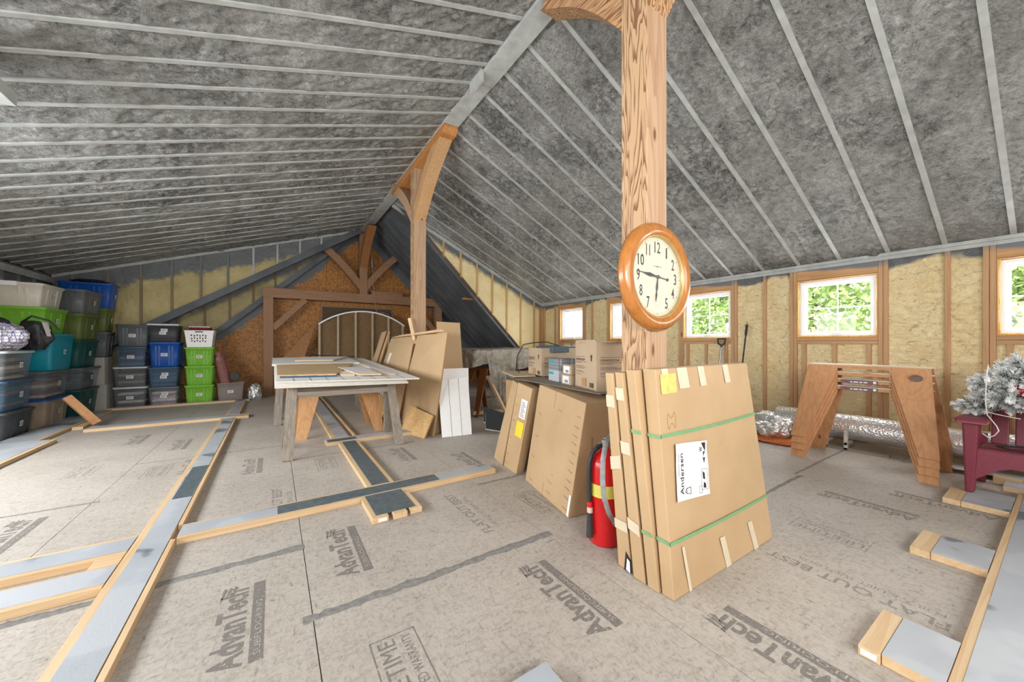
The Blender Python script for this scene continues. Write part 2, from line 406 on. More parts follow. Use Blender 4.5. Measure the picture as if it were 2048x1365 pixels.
caulk(-1.08, .12, 4.79, .014); caulk(.14, 1.35, 4.15, .014); caulk(2.75, 3.79, 1.28, .03); caulk(-2.4, -1.05, 1.37, .04); caulk(3.79, 5.4, 1.33, .02)

# prints on the boards
def advantech(x, y, s=1.0, mat=None):
    m = MB(); R = (0, 1, 0); U = (-1, 0, 0); z = .0007
    put_text(m, 'AdvanTech', (x, y, z), R, U, .095*s, .50*s, bold=.03)
    for i in range(3): # swoosh marks after the h
        m.add([(x-.10*s+.02*i*s, y+(.42+.03*i)*s, z), (x-.075*s+.02*i*s, y+(.52)*s, z), (x-.09*s+.02*i*s, y+.54*s, z)], [(0, 1, 2)])
    bx = x+.022*s
    n = 24; put_text(m, 'SUBFLOORING', (bx+.036*s, y+.03*s, z+.0008), R, U, .022*s, .34*s, mi=1)
    m.add([(bx, y, z), (bx+.045*s, y, z), (bx+.045*s, y+.52*s, z), (bx, y+.52*s, z)], [(0, 1, 2, 3)])
    m.build('floor_print', [mat or M_INK, M_FLOOR], fl, label='grey stamped lettering AdvanTech SUBFLOORING')
def flatout(x, y, L=.64):
    m = MB(); put_text(m, 'FLAT OUT BEST', (x, y, .0007), (0, 1, 0), (-1, 0, 0), .062, L, bold=.015)
    put_text(m, 'FOR A QUIET SUBFLOOR', (x+.065, y+.02, .0007), (0, 1, 0), (-1, 0, 0), .032, L*.8)
    m.build('floor_print', M_INKF, fl, label='faint stamped lettering FLAT OUT BEST')
def lifetime(x, y, mat=None):
    m = MB(); w, L, t = .17, .36, .005
    for a in ((x, x+w, y, y+t), (x, x+w, y+L-t, y+L), (x, x+t, y, y+L), (x+w-t, x+w, y, y+L)):
        m.add([(a[0], a[2], .0007), (a[1], a[2], .0007), (a[1], a[3], .0007), (a[0], a[3], .0007)], [(0, 1, 2, 3)])
    put_text(m, 'LIFETIME', (x+.085, y+.02, .0007), (0, 1, 0), (-1, 0, 0), .062, L-.04)
    put_text(m, 'LIMITED WARRANTY', (x+.145, y+.02, .0007), (0, 1, 0), (-1, 0, 0), .035, L-.04)
    m.build('floor_print', mat or M_INK, fl, label='stamped box reading LIFETIME LIMITED WARRANTY')
for x, y in ((-.10, 1.60), (.355, 1.93), (1.125, 1.0), (1.585, .30), (-1.30, 3.15)): advantech(x, y)
for x, y in ((1.115, 3.50), (1.59, 2.98), (3.50, .55), (3.95, .26), (-1.33, 5.75), (-.86, 5.2), (-.15, 3.9), (-.62, 4.2)): advantech(x, y, .95, M_INKF)
for x, y in ((1.12, 1.92), (2.29, .27), (.05, 2.75), (-.2, 1.2-.9)): flatout(x, y)
for x, y in ((.30, 1.09), (1.50, 1.93)): lifetime(x, y)
for x, y in ((2.70, .62), (.33, 3.68), (-1.5, 4.6), (-.95, 4.25)): lifetime(x, y, M_INKF)
m = MB()   # little nailing marks printed along the panels
for k in range(-1, 4):
    for i in range(22):
        x = X0+k*PW+random.choice((.12, .3, .61, .92, 1.08)); y = -.2+i*.30+random.random()*.1; r = .011
        if k == 0 and x < .62 and .95 < y < 1.6: continue
        if i % 3: P = [(x-r, y-r*1.4), (x+r, y-r*1.4), (x+r, y+r*1.4), (x-r, y+r*1.4)]
        else: P = [(x, y-r*1.5), (x+r, y), (x, y+r*1.5), (x-r, y)]
        Q = [((a-x)*.72+x, (b-y)*.72+y) for a, b in P]
        m.add([(a, b, .0006) for a, b in P]+[(a, b, .0006) for a, b in Q], [(j, (j+1) % 4, 4+(j+1) % 4, 4+j) for j in range(4)])
m.build('floor_print', M_INKF, fl, label='small printed nailing marks', kind='stuff')

# sprayed ceiling surfaces
def foam_disp(p, amp, seed=0):
    x, y, z = p; q = Vector((x+seed, y, z))
    a = noise.noise(q*2.3)*.45+noise.noise(q*6.0)*.35
    r = abs(noise.noise(Vector((x*5, y*7+seed, z*5))))*1.1-.25
    patch = noise.noise(q*1.1+Vector((9, 3, 1)))
    lump = 0
    if patch > .02:
        d = noise.voronoi(q*15)[0]; lump = (.45-d[0])*1.2*min(1, patch*5)
    rough_ = max(0, noise.noise(q*.9+Vector((1, 7, 5))))*noise.noise(q*26)*1.2+noise.noise(q*17)*.28
    return amp*(a*.8+r+lump+rough_*1.3)
def foam_grid(name, pf, nrm, nu, nv, amp, mat, parent, lines=None, seed=0):
    """pf(u, v) gives the plane point; nrm points into the room; lines = y of framing where the foam is thin"""
    nrm = Vector(nrm).normalized(); vs = []; fs = []
    for i in range(nu+1):
        for j in range(nv+1):
            p = pf(i/nu, j/nv); d = foam_disp(p, amp, seed)
            if lines is not None:
                dd = min(abs(p[1]-q) for q in lines); k = min(1, max(0, (dd-.012)/.045)); d = (d-.004)*k-.006*(1-k)
            vs.append(Vector(p)+nrm*d)
    for i in range(nu):
        for j in range(nv):
            a = i*(nv+1)+j; fs.append((a, a+nv+1, a+nv+2, a+1))
    mb = MB(); mb.add(vs, fs, 0, True); o = mb.build(name, mat, parent); return o
LYS = [3.11+.30*k for k in range(-20, 20) if YB < 3.11+.30*k < YLF]
RYS = [.30+.405*k for k in range(-8, 18) if YB < .30+.405*k < YR]
nl = Vector((.322, 0, -1)).normalized(); nr = Vector((-.4745, 0, -1)).normalized()
cl = foam_grid('ceiling', lambda u, v: (1.74+(XL-1.74)*u, YB+(YLF-YB)*v, roof_l(1.74+(XL-1.74)*u)), nl, 270, 660, .027, M_FOAMG, None, LYS)
tag(cl, kind='structure')
for y in LYS:
    b = (XL, y+random.uniform(-.008, .008), roof_l(XL))
    MB().beam(Vector((1.735, y, roof_l(1.735)))+nl*-.06, Vector(b)+nl*-.06, .036, .13, nl).build('rafter', M_GREYP, cl)
cr = foam_grid('ceiling', lambda u, v: (1.93+(XR+.02-1.93)*u, YB+(YR-YB)*v, roof_r(1.93+(XR+.02-1.93)*u)), nr, 230, 560, .027, M_FOAMG, None, RYS, 4)
tag(cr, kind='structure')
for y in RYS:
    MB().beam(Vector((1.93, y+random.uniform(-.01, .01), roof_r(1.93)))+nr*-.059, Vector((XR, y, roof_r(XR)))+nr*-.059, .038, .13, nr).build('rafter', M_GREYP, cr)
ns = Vector((-1.012, 0, -1)).normalized()
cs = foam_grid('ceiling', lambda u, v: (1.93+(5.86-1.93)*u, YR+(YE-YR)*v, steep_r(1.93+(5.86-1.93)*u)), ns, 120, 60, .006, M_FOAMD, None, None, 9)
tag(cs, kind='structure')
for k in range(8):
    y = YR+.03+.345*k
    MB().beam(Vector((1.93, y, steep_r(1.93)))+ns*-.045, Vector((5.86, y, steep_r(5.86)))+ns*-.045, .04, .11, ns).build('rafter', M_FOAMD, cs)
# outer roof skin keeps daylight out
sk = MB()
sk.add([(RX, YB, 3.98), (RX, YE+.2, 3.98), (XL-.3, YE+.2, roof_l(XL-.3)+.14), (XL-.3, YB, roof_l(XL-.3)+.14)], [(0, 1, 2, 3)])
sk.add([(RX, YB, 3.98), (RX, YR+.1, 3.98), (XR+.35, YR+.1, roof_r(XR+.35)+.1), (XR+.35, YB, roof_r(XR+.35)+.1)], [(0, 1, 2, 3)])
sk.add([(RX, YR-.05, 4.1), (RX, YE+.2, 4.1), (6.1, YE+.2, steep_r(6.1)+.1), (6.1, YR-.05, steep_r(6.1)+.1)], [(0, 1, 2, 3)])
tag(sk.build('roof_decking', M_OSB, None), kind='structure')
# ridge beam, two lengths meeting at a plate
tag(MB().box(1.735, 1.935, YB, 2.95+.4, 3.825, 3.99).box(1.735, 1.935, 3.35, YE, 3.835, 3.99).build('ridge_beam', M_GREYP, None, .006), kind='structure')
pl_ = MB().box(1.70, 1.738, 3.18, 3.42, 3.72, 3.86); tag(pl_.build('trim_1', M_GREYP, None, .004), kind='structure')
# small grey block at the far left of the frame
tag(MB().box(-1.95, -1.35, 3.10, 3.62, 2.62, 2.70).build('trim_2', M_GREYP, None, .004), kind='structure')

# right knee wall: plates, studs, foam bays, windows
wr = tag(MB().box(XR+.1, XR+.13, YB, YR, 0, .03).build('wall_right', M_OSB, None), kind='structure')
WC = [6.20, 4.68, 3.12, 1.565, .02, -1.55]; OW = .375; SILL, HEAD = 1.215, 1.925
def wpart(x0, x1, y0, y1, z0, z1, name, m): return MB().box(x0, x1, y0, y1, z0, z1).build(name, m, wr, .0015)
wpart(XR, XR+.10, YB, YR, 2.09, 2.127, 'top_plate', M_GREYP); wpart(XR-.002, XR+.10, YB, YR, 2.05, 2.088, 'top_plate', M_GREYP)
wpart(XR, XR+.10, YB, YR, 0, .038, 'bottom_plate', stud('Y'))
ys = []
for y in [.69+.405*k for k in range(-9, 17)]:
    if any(abs(y-c) < OW+.10 for c in WC): continue
    if y > YR-.1: continue
    ys.append(y)
for c in WC: ys += [c-OW-.06, c-OW-.02, c+OW+.02, c+OW+.06]
ys += [YR-.07, YR-.03]
for y in ys: wpart(XR, XR+.10, y-.0185, y+.0185, .038, 2.05, 'stud', stud())
for c in WC:
    for z in (SILL-.05, SILL-.09): wpart(XR+.001, XR+.10, c-OW, c+OW, z, z+.037, 'rough_sill', stud('Y'))
    wpart(XR+.001, XR+.10, c-OW, c+OW, HEAD+.0, 2.049, 'header', wood('header', (200, 156, 108), (172, 126, 80), 'Y', kind='Position', overspray=(1.995, 2.02)))
    for y in (c-.30, c, c+.30): wpart(XR, XR+.10, y-.0185, y+.0185, .038, SILL-.09, 'cripple_stud', stud())
def bay(y0, y1, z0, z1, sd):
    ny = max(3, int((y1-y0)/.022)); nz = max(3, int((z1-z0)/.022))
    vs = []; fs = []
    for i in range(ny+1):
        for j in range(nz+1):
            y = y0+(y1-y0)*i/ny; z = z0+(z1-z0)*j/nz; e = min(i, ny-i, j, nz-j)
            d = foam_disp((XR, y, z*.8), .014, 3)
            vs.append((XR+.028-d*(1 if e else .4), y, z))
    for i in range(ny):
        for j in range(nz): a = i*(nz+1)+j; fs.append((a, a+1, a+nz+2, a+nz+1))
    MB().add(vs, fs, 0, True).build('foam_bay', M_FOAMY, wr)
ysr = sorted(ys)
for a, b in zip([YB]+ysr, ysr+[YR]):
    if b-a < .045: continue
    mid = (a+b)/2
    if any(abs(mid-c) < OW for c in WC): continue
    bay(a+.015, b-.015, .038, 2.05, 0)
for c in WC:
    for a, b in ((-OW-.02, -.30), (-.30, 0), (0, .30), (.30, OW+.02)): bay(c+a, c+b, .038, SILL-.09, 0)
M_BEAD = plain('orange_sealing_foam', (222, 176, 84), .5, 0, .15, .6, 40)
def window(n, c):
    w = tag(MB().box(XR+.145, XR+.16, c-OW-.01, c+OW+.01, SILL-.02, SILL).build('window_%d' % n, M_VINYL, None), kind='structure')
    def fr(name, x0, x1, t, off, m, zz=0):
        a, b, lo, hi = c-OW+off, c+OW-off, SILL-.012+off, HEAD-.003-off
        q = MB().box(x0, x1, a, a+t, lo, hi).box(x0, x1, b-t, b, lo, hi).box(x0, x1, a+t, b-t, lo, lo+t).box(x0, x1, a+t, b-t, hi-t, hi)
        return q.build(name, m, w, .0015)
    fr('rough_jamb', XR+.002, XR+.10, .010, 0, wood('jamb', (214, 166, 106), (184, 132, 74), 'Z', kind='Position'))
    fr('window_frame', XR+.045, XR+.15, .030, .016, M_VINYL)
    sash = fr('sash', XR+.075, XR+.12, .030, .046, M_VINYL)
    MB().box(XR+.092, XR+.104, c-.007, c+.007, SILL+.06, HEAD-.08).box(XR+.0925, XR+.1035, c-OW+.07, c+OW-.07, 1.563, 1.577).build('muntin', M_VINYL, sash)
    MB().box(XR+.096, XR+.099, c-OW+.07, c+OW-.07, SILL+.06, HEAD-.08).build('pane', M_GLASS, sash)
    for yy in (c-OW+.012, c+OW-.012):
        MB().tube([(XR+.03, yy+.006*noise.noise((z*8, yy, 0)), z) for z in [SILL+.0+.035*k for k in range(21)]], .009, 6).build('sealing_foam', M_BEAD, w)
    MB().tube([(XR+.03, y, SILL+.004+.004*noise.noise((y*9, 0, 0))) for y in [c-OW+.02+.05*k for k in range(15)]], .010, 6).build('sealing_foam', M_BEAD, w)
    MB().box(XR+.035, XR+.05, c-.05, c+.05, SILL+.035, SILL+.047).tube([(XR+.04, c, SILL+.05), (XR+.01, c+.04, SILL+.055), (XR+.0, c+.09, SILL+.05)], .004, 6).build('crank_handle', M_VINYL, w)
for i, c in enumerate(WC): window(i+1, c)
# outer wall skin with openings
sk = MB(); prev = YB
for c in sorted(WC):
    sk.box(XR+.101, XR+.14, prev, c-OW, -.1, 2.3); sk.box(XR+.101, XR+.14, c-OW, c+OW, -.1, SILL-.015); sk.box(XR+.101, XR+.14, c-OW, c+OW, HEAD, 2.3); prev = c+OW
sk.box(XR+.101, XR+.14, prev, YR+.1, -.1, 2.3); sk.build('sheathing', M_OSB, wr)

# right dormer cheek wall
wc = tag(MB().box(3.5, XR, YR+.09, YR+.12, 2.1, 2.14).build('wall_dormer_right', M_OSB, None), kind='structure')
def col_wall(name, xs, lo, hi, y, amp, mat, parent, dz=.03, sgn=-1, back=.02, sd=11):
    nv = 60; vs = []; fs = []
    for x in xs:
        a, b = lo(x), max(lo(x)+.002, hi(x))
        for j in range(nv+1):
            z = a+(b-a)*j/nv; d = foam_disp((x, y, z), amp, sd); vs.append((x, y+back-d, z))
    n = len(xs)
    for i in range(n-1):
        for j in range(nv): a = i*(nv+1)+j; fs.append((a, a+nv+1, a+nv+2, a+1))
    return MB().add(vs, fs, 0, True).build(name, mat, parent)
cells = [2.0+.0205*i for i in range(int((XR+.03-2.0)/.0205)+1)]
MFR = cheek_foam('dormer_yellow_foam_right', XR, 2.13, -.4745, .12, .35)
col_wall('foam_bay', cells, lambda x: max(0, steep_r(x)), roof_r, YR, .014, MFR, wc)
for x in (2.62, 3.02, 3.42, 3.82, 4.215, 4.61, 5.01, 5.41):
    MB().box(x-.019, x+.019, YR, YR+.1, max(0, steep_r(x))+.0, roof_r(x)).build('stud', wood('cheek_stud', (206, 172, 116), (184, 146, 92), 'Z', kind='Position'), wc)
MB().box(XR-.055, XR, YR-.002, YR+.08, 0, 2.14).build('corner_post', stud(), wc)
MB().beam((1.95, YR-.0, roof_r(1.95)-.03), (XR, YR, roof_r(XR)-.03), .03, .07, (0, 0, 1)).build('rake_plate', M_GREYP, wc)
MB().beam((1.95, YR+.02, steep_r(1.95)+.0), (5.86, YR+.02, steep_r(5.86)), .08, .05, (-ns)).build('valley_rafter', M_FOAMD, wc)
# left dormer cheek wall, sloping soffit beam and the yellow strip of gable behind it
wl = tag(MB().box(XL, -1, YLF+.09, YLF+.12, 2.0, 2.04).build('wall_dormer_left', M_OSB, None), kind='structure')
MFL = cheek_foam('dormer_yellow_foam_left', 1.73, 3.84, .322, .28, 1.0, (176, 160, 110), (206, 190, 136))  # same yellow foam as the right cheek, colour darkened for the dimmer side
cells = [XL+.021*i for i in range(int((1.72-XL)/.021)+1)]
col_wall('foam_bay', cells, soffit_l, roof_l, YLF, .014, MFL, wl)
x = -2
for i in range(-2, 10):
    x = -2.045+.422*i
    if XL < x < 1.5: MB().box(x-.019, x+.019, YLF-.001, YLF+.1, soffit_l(x), roof_l(x)).build('stud', M_GREYP if i > 3 else wood('cheek_stud_left', (140, 122, 92), (122, 104, 76), 'Z', kind='Position', overspray=(2.2, 2.5)), wl)
MB().beam((1.74, YLF-.0, roof_l(1.74)-.02), (XL, YLF, roof_l(XL)-.02), .03, .05, (0, 0, 1)).build('rake_plate', M_GREYP, wl)
ub = Vector((-.647, 0, 1)).normalized()
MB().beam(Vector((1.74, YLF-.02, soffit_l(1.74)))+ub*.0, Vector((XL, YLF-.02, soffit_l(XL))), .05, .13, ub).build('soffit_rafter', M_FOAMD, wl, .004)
vs = []; fs = []; n = 60
for i in range(n+1):
    x = XL+(1.74-XL)*i/n
    for j in range(9): y = YLF+(YE-YLF)*j/8; vs.append((x, y, soffit_l(x)-foam_disp((x, y, 1), .012, 2)))
for i in range(n):
    for j in range(8): a = i*9+j; fs.append((a, a+1, a+10, a+9))
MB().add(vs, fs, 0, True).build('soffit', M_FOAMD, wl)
MFB = cheek_foam('gable_yellow_foam', 1.73, 3.81, .647, .06, .5, (150, 136, 92), (180, 166, 116))  # same yellow foam, shade of the recess darkened into its colour
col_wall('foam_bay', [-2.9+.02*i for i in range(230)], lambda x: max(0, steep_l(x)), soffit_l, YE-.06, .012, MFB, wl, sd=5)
for i in range(-3, 7):
    x = -1.19+.4064*i
    if x > -2.8 and x < 1.3: MB().box(x-.019, x+.019, YE-.062, YE, max(0, steep_l(x)), soffit_l(x)).build('stud', wood('gable_stud', (128, 106, 74), (110, 88, 60), 'Z', kind='Position'), wl)
us = Vector((-.927, 0, 1)).normalized()
MB().beam(Vector((1.74, YE-.07, steep_l(1.74))), Vector((-2.46, YE-.07, 0)), .08, .11, us).build('valley_rafter', M_FOAMD, wl)
# gable end wall: osb boards, one by one
we = tag(MB().box(-3.6, 6.1, YE+.05, YE+.09, -.1, 4.1).build('wall_end', M_OSB, None), kind='structure')
def osb_grad():
    t = NT('osb_gable'); v = t.coords('Position', (1, 1, .8)); vo = t.n('ShaderNodeTexVoronoi', Scale=42)
    t.l(t.mix(.1, v, t.n('ShaderNodeTexNoise', Scale=18).outputs[1]), vo.inputs['Vector'])
    n3 = t.noise(v, 34, 6, .75, 2); rnd = t.n('ShaderNodeSeparateColor'); t.l(vo.outputs['Color'], rnd.inputs[0])
    f = t.math('ADD', t.math('MULTIPLY', rnd.outputs[0], .22), t.math('MULTIPLY', n3, .78))
    col = t.ramp(f, [(.3, (112, 68, 24)), (.5, (168, 110, 46)), (.72, (214, 154, 76))])
    sp = t.n('ShaderNodeSeparateXYZ'); t.l(v, sp.inputs[0]); nz = t.noise(v, 1.4, 4, .6)
    zz = t.math('DIVIDE', sp.outputs[2], .8)
    d1 = t.math('SUBTRACT', t.math('ADD', t.math('MULTIPLY', sp.outputs[0], .927), 2.282), zz)
    d2 = t.math('SUBTRACT', t.math('SUBTRACT', 5.94, t.math('MULTIPLY', sp.outputs[0], 1.012)), zz)
    d = t.math('ADD', t.math('MINIMUM', d1, d2), t.math('MULTIPLY', t.math('SUBTRACT', nz, .5), .8))
    k = t.math('SUBTRACT', 1.0, t.math('MULTIPLY', t.math('SUBTRACT', d, .22), 1/.1, True))
    t.base(t.mix(k, col, lin((96, 100, 104)))); t.rough(.55); t.bump(n3, .3, .004); return t.m
M_GAB = osb_grad()
for i in range(8):
    for j, (z0, z1) in enumerate(((0, 2.43), (2.434, 4.1))):
        xa = -2.60+i*1.22; MB().box(xa+.003, xa+1.217, YE+.02, YE+.05, z0, z1).build('osb_board', M_GAB, we)
m = MB()
for xa, zz in ((-.30, .9), (.33, 1.2), (.33, 2.5), (1.15, 2.9), (2.6, 2.5), (-.9, .6)):
    for k in range(5):
        if k % 3 == 0: put_text(m, 'H', (xa+.05, YE+.0185, zz+k*.2), (0, 0, 1), (-1, 0, 0), .05, .08)
        else: print_bars(m, (xa+.05, YE+.0185, zz+k*.2), (0, 0, 1), (-1, 0, 0), .04, .12)
m.build('wall_print', M_INK, we, label='column of black grade stamps')
# hidden back parts of the room: rear gable and left knee wall with its windows
wb = MB().add([(XL, YB, 0), (XR+.1, YB, 0), (XR+.1, YB, 2.2), (RX, YB, 4.0), (XL, YB, 2.3)], [(0, 1, 2, 3, 4)])
tag(wb.build('wall_back', M_FOAMY, None), kind='structure')
tag(MB().box(XL-.36, XL-.28, YB-.1, YE+.2, -.1, 2.7).build('left_light_block', M_OSB, None), kind='structure')  # unseen board added to stop sky light leaking in at the corner
wleft = tag(MB().box(XL-.1, XL-.05, YB, YLF, -.05, 2.35).build('wall_left', M_FOAMY, None), kind='structure')
vs = []; fs = []; ny, nz = 90, 50
for i in range(ny+1):
    for j in range(nz+1):
        y = 5.9+(YLF-5.9)*i/ny; z = roof_l(XL)*j/nz; vs.append((XL-.02+foam_disp((XL, y, z), .014, 6), y, z))
for i in range(ny):
    for j in range(nz): a = i*(nz+1)+j; fs.append((a, a+nz+1, a+nz+2, a+1))
MB().add(vs, fs, 0, True).build('foam_bay', foam_yellow(1.7, 1.9, .5), wleft)
for i in range(8): y = 6.0+.405*i; MB().box(XL-.02, XL+.005, y-.019, y+.019, 0, 2.2).build('stud', stud(), wleft)
MB().box(XL-.03, XL+.03, YB, YLF, 2.13, 2.23).build('top_plate', M_GREYP, wleft)

# ------------------------------------------------------------------ outside the windows
M_LEAF = plain('leaves', (204, 220, 160), .6, 0, .15, 0, 5); M_LEAF2 = plain('leaves_light', (164, 194, 116), .6, 0, .15, 0, 5)
M_BARK = plain('bark', (120, 110, 96), .8)
tag(MB().box(7.5, 60, -25, 60, -3.2, -3.0).build('ground', plain('lawn', (170, 190, 140), .9), None), kind='structure')
def garden_tree(x, y, h, r, lab, seed):
    rnd = random.Random(seed); t = thing('garden_tree', lab, 'tree', (x, y, -3.0), 0, 'trees outside the windows')
    tr = MB().tube([(x, y, -3), (x+.1, y, -.5), (x, y+.1, h-1)], [.16, .12, .04], 8)
    for i in range(9):
        a = rnd.random()*6.28; z = rnd.uniform(-.8, h-1); tr.tube([(x, y, z), (x+cos(a)*r*.5, y+sin(a)*r*.5, z+.5), (x+cos(a)*r*.9, y+sin(a)*r*.9, z+.8)], [.05, .03, .012], 5)
    tr.build('trunk', M_BARK, t)
    m = MB()
    for i in range(16000):
        a = rnd.random()*6.28; b = rnd.uniform(-1, 1); rr = r*(rnd.random()**.4)
        p = Vector((x+cos(a)*rr*sqrt(1-b*b), y+sin(a)*rr*sqrt(1-b*b), (h-1.2)*.5+b*(h+1.6)*.55))
        if noise.noise(p*.9) < -.16: continue
        s = rnd.uniform(.045, .10); u = Vector((rnd.uniform(-1, 1), rnd.uniform(-1, 1), rnd.uniform(-1, 1))).normalized()*s; w = u.cross(Vector((rnd.uniform(-1, 1), rnd.uniform(-1, 1), rnd.uniform(-1, 1)))).normalized()*s*.6
        m.add([p-u, p+w, p+u, p-w], [(0, 1, 2, 3)], rnd.randrange(2))
    m.build('foliage', [M_LEAF, M_LEAF2], t, kind='stuff')
garden_tree(11.6, 3.6, 3.6, 1.5, 'leafy green tree filling the view of the large window behind the sawhorses', 1)
garden_tree(12.8, 7.2, 3.2, 1.6, 'pale leafy tree seen through the window just right of the clock', 2)
garden_tree(10.6, 0.4, 3.8, 1.35, 'leafy tree seen through the rightmost window', 3)
h_ = thing('neighbour_house', 'small white house low behind the trees in the large window', 'house', (19, 4.3, -3))
MB().box(18, 21, 3.2, 5.6, -3, .9).build('wall', M_WHITE, h_); MB().prism([(17.8, 3.0, .9), (17.8, 5.8, .9), (17.8, 4.4, 1.75)], (3.4, 0, 0)).build('roof', plain('pale_roof', (190, 200, 205), .7), h_)

# ------------------------------------------------------------------ timber posts, braces, gable frame
PS = .18
def post(y0, z1, lab, name='timber_post'):
    t = thing(name, lab, 'post', (RX, y0+PS/2, 0))
    o = MB().box(RX-PS/2, RX+PS/2, y0, y0+PS, 0, z1).build('shaft', [fir('Z'), M_CATH], t, .004)
    for p in o.data.polygons:
        if p.normal.x < -.9: p.material_index = 1
    return t
def brace(t, y_post, dirn, m, zlow=3.0, ztop=3.76, reach=.98):
    """curved knee brace in the plane of the ridge, as wide as the post"""
    n = 12; outer = []; inner = []
    for i in range(n+1):
        s = i/n; y = y_post+dirn*reach*s; z = zlow+(ztop-zlow)*s
        bow = -.055*sin(pi*s)           # upward curve
        outer.append((y+dirn*bow*.6-dirn*.0, z-bow)); inner.append((y-dirn*.02, z+.0))
    w = .15; poly = []
    lo = [(y, z-.02) for y, z in outer]; hi = []
    for i, (y, z) in enumerate(outer):
        s = i/n; hi.append((y-dirn*w*.62, z+w*.78))
    hi = [((max(a, y_post-.02) if dirn > 0 else min(a, y_post+.02)), min(b, ztop+.02)) for a, b in hi]
    poly = lo+hi[::-1]
    mb = MB()
    for i in range(n):
        a, b, c, d = lo[i], lo[i+1], hi[i+1], hi[i]
        q = [(RX-PS/2+.004, *a), (RX-PS/2+.004, *b), (RX-PS/2+.004, *c), (RX-PS/2+.004, *d)]
        r = [(RX+PS/2-.004, p[1], p[2]) for p in q]
        mb.add(q+r, [(0, 1, 2, 3), (7, 6, 5, 4), (0, 4, 5, 1), (2, 6, 7, 3)])
        if i == 0: mb.add([q[0], q[3], r[3], r[0]], [(0, 1, 2, 3)])
    return mb.build('knee_brace', m, t)
def bolster(t, ya, yb):
    mb = MB(); r = .07; x0, x1 = RX-.092, RX+.092
    for yy0, yy1, z0 in ((ya+.05, yb-.05, 3.74),): mb.box(x0, x1, yy0, yy1, z0, 3.832)
    mb.prism([(x0, ya, 3.80), (x0, ya+.05, 3.74), (x0, ya+.05, 3.832), (x0, ya, 3.832)], (x1-x0, 0, 0))
    mb.prism([(x0, yb, 3.80), (x0, yb-.05, 3.74), (x0, yb-.05, 3.832), (x0, yb, 3.832)], (x1-x0, 0, 0))
    return mb.build('bolster', wood('orange_fir', (196, 136, 76), (158, 98, 46), 'Y', kind='Position'), t, .004)
p1 = post(1.30, 3.84, 'nearest timber ridge post, carrying the round wall clock')
m_br = cathedral('brace_fir', (186, 146, 106), (124, 84, 52), 'Y', .8)
brace(p1, 1.48, 1, m_br, 3.03, 3.76, .80); brace(p1, 1.30, -1, m_br, 3.05, 3.76, .80); bolster(p1, .40, 2.24)
m2 = wood('brace_light', (196, 156, 112), (172, 128, 84), 'Z', kind='Position')
p2 = post(5.34, 3.84, 'middle timber ridge post behind the leaning sheets, with curved braces'); brace(p2, 5.52, 1, fir('Z')); brace(p2, 5.34, -1, m2); bolster(p2, 4.20, 6.60)
p3 = post(9.45, 3.84, 'king post standing on the tie beam at the far gable')
for c in list(p3.children): bpy.data.objects.remove(c)
MB().box(RX-PS/2, RX+PS/2, 9.45, 9.63, 2.33, 3.84).build('shaft', dark_fir('Z'), p3, .004); brace(p3, 9.45, -1, wood('brace_dark', (168, 116, 70), (138, 90, 50), 'Z', kind='Position'))
for sx in (-1, 1):
    n = 10; mb = MB(); pr = None
    for i in range(n+1):
        s = i/n; x = RX+sx*(.08+.92*s); z = 2.42+.98*s+.06*sin(pi*s); d = Vector((-sx*.11, 0, .11))
        q = [(x, 9.47, z), (x, 9.61, z), (x+d.x, 9.61, z+d.z), (x+d.x, 9.47, z+d.z)]
        if pr: mb.add(pr+q, [(0, 1, 5, 4), (1, 2, 6, 5), (2, 3, 7, 6), (3, 0, 4, 7)])
        pr = q
    mb.build('strut', dark_fir('X'), p3)
tb = thing('tie_beam', 'horizontal timber tie beam across the far gable wall', 'beam', (RX, 9.54, 2.1))
MB().box(-.20, 3.85, 9.45, 9.63, 2.12, 2.33).build('shaft', dark_fir('X'), tb, .004)
for sx, xp in ((1, -.02), (-1, 3.68)):
    MB().beam((xp, 9.54, 1.45), (xp+sx*.62, 9.54, 2.12), .12, .14, (0, 1, 0)).build('brace', dark_fir('X'), tb)
for x, lab in ((-.19, 'left timber post under the gable tie beam'), (3.68, 'right timber post under the gable tie beam, mostly hidden')):
    t = thing('frame_post', lab, 'post', (x+.09, 9.54, 0)); MB().box(x, x+.18, 9.45, 9.63, 0, 2.12).build('shaft', dark_fir('Z'), t, .004)
one('spare_board', MB().box(2.02, 2.78, 9.47, 9.60, 2.332, 2.40).box(2.0, 2.80, 9.46, 9.61, 2.402, 2.42), dark_fir('X'), 'short board lying on the tie beam right of the king post', 'board')
# hanging wire
mw = MB().tube([(2.03, 9.40, 3.05), (2.04, 9.40, 2.6), (2.10, 9.38, 2.0), (2.13, 9.36, 1.86), (2.12, 9.36, 1.6), (2.22, 9.36, 1.42), (2.42, 9.36, 1.40), (2.52, 9.36, 1.52), (2.5, 9.36, 1.7), (2.38, 9.36, 1.86), (2.16, 9.36, 1.9)], .007, 6)
mw.tube([(2.0, 9.42, 3.35), (2.03, 9.42, 2.98)], .02, 6)
one('hanging_cable', mw, plain('pale_cable', (150, 142, 126), .6), 'pale cable hanging in a loop from the king post', 'cable')
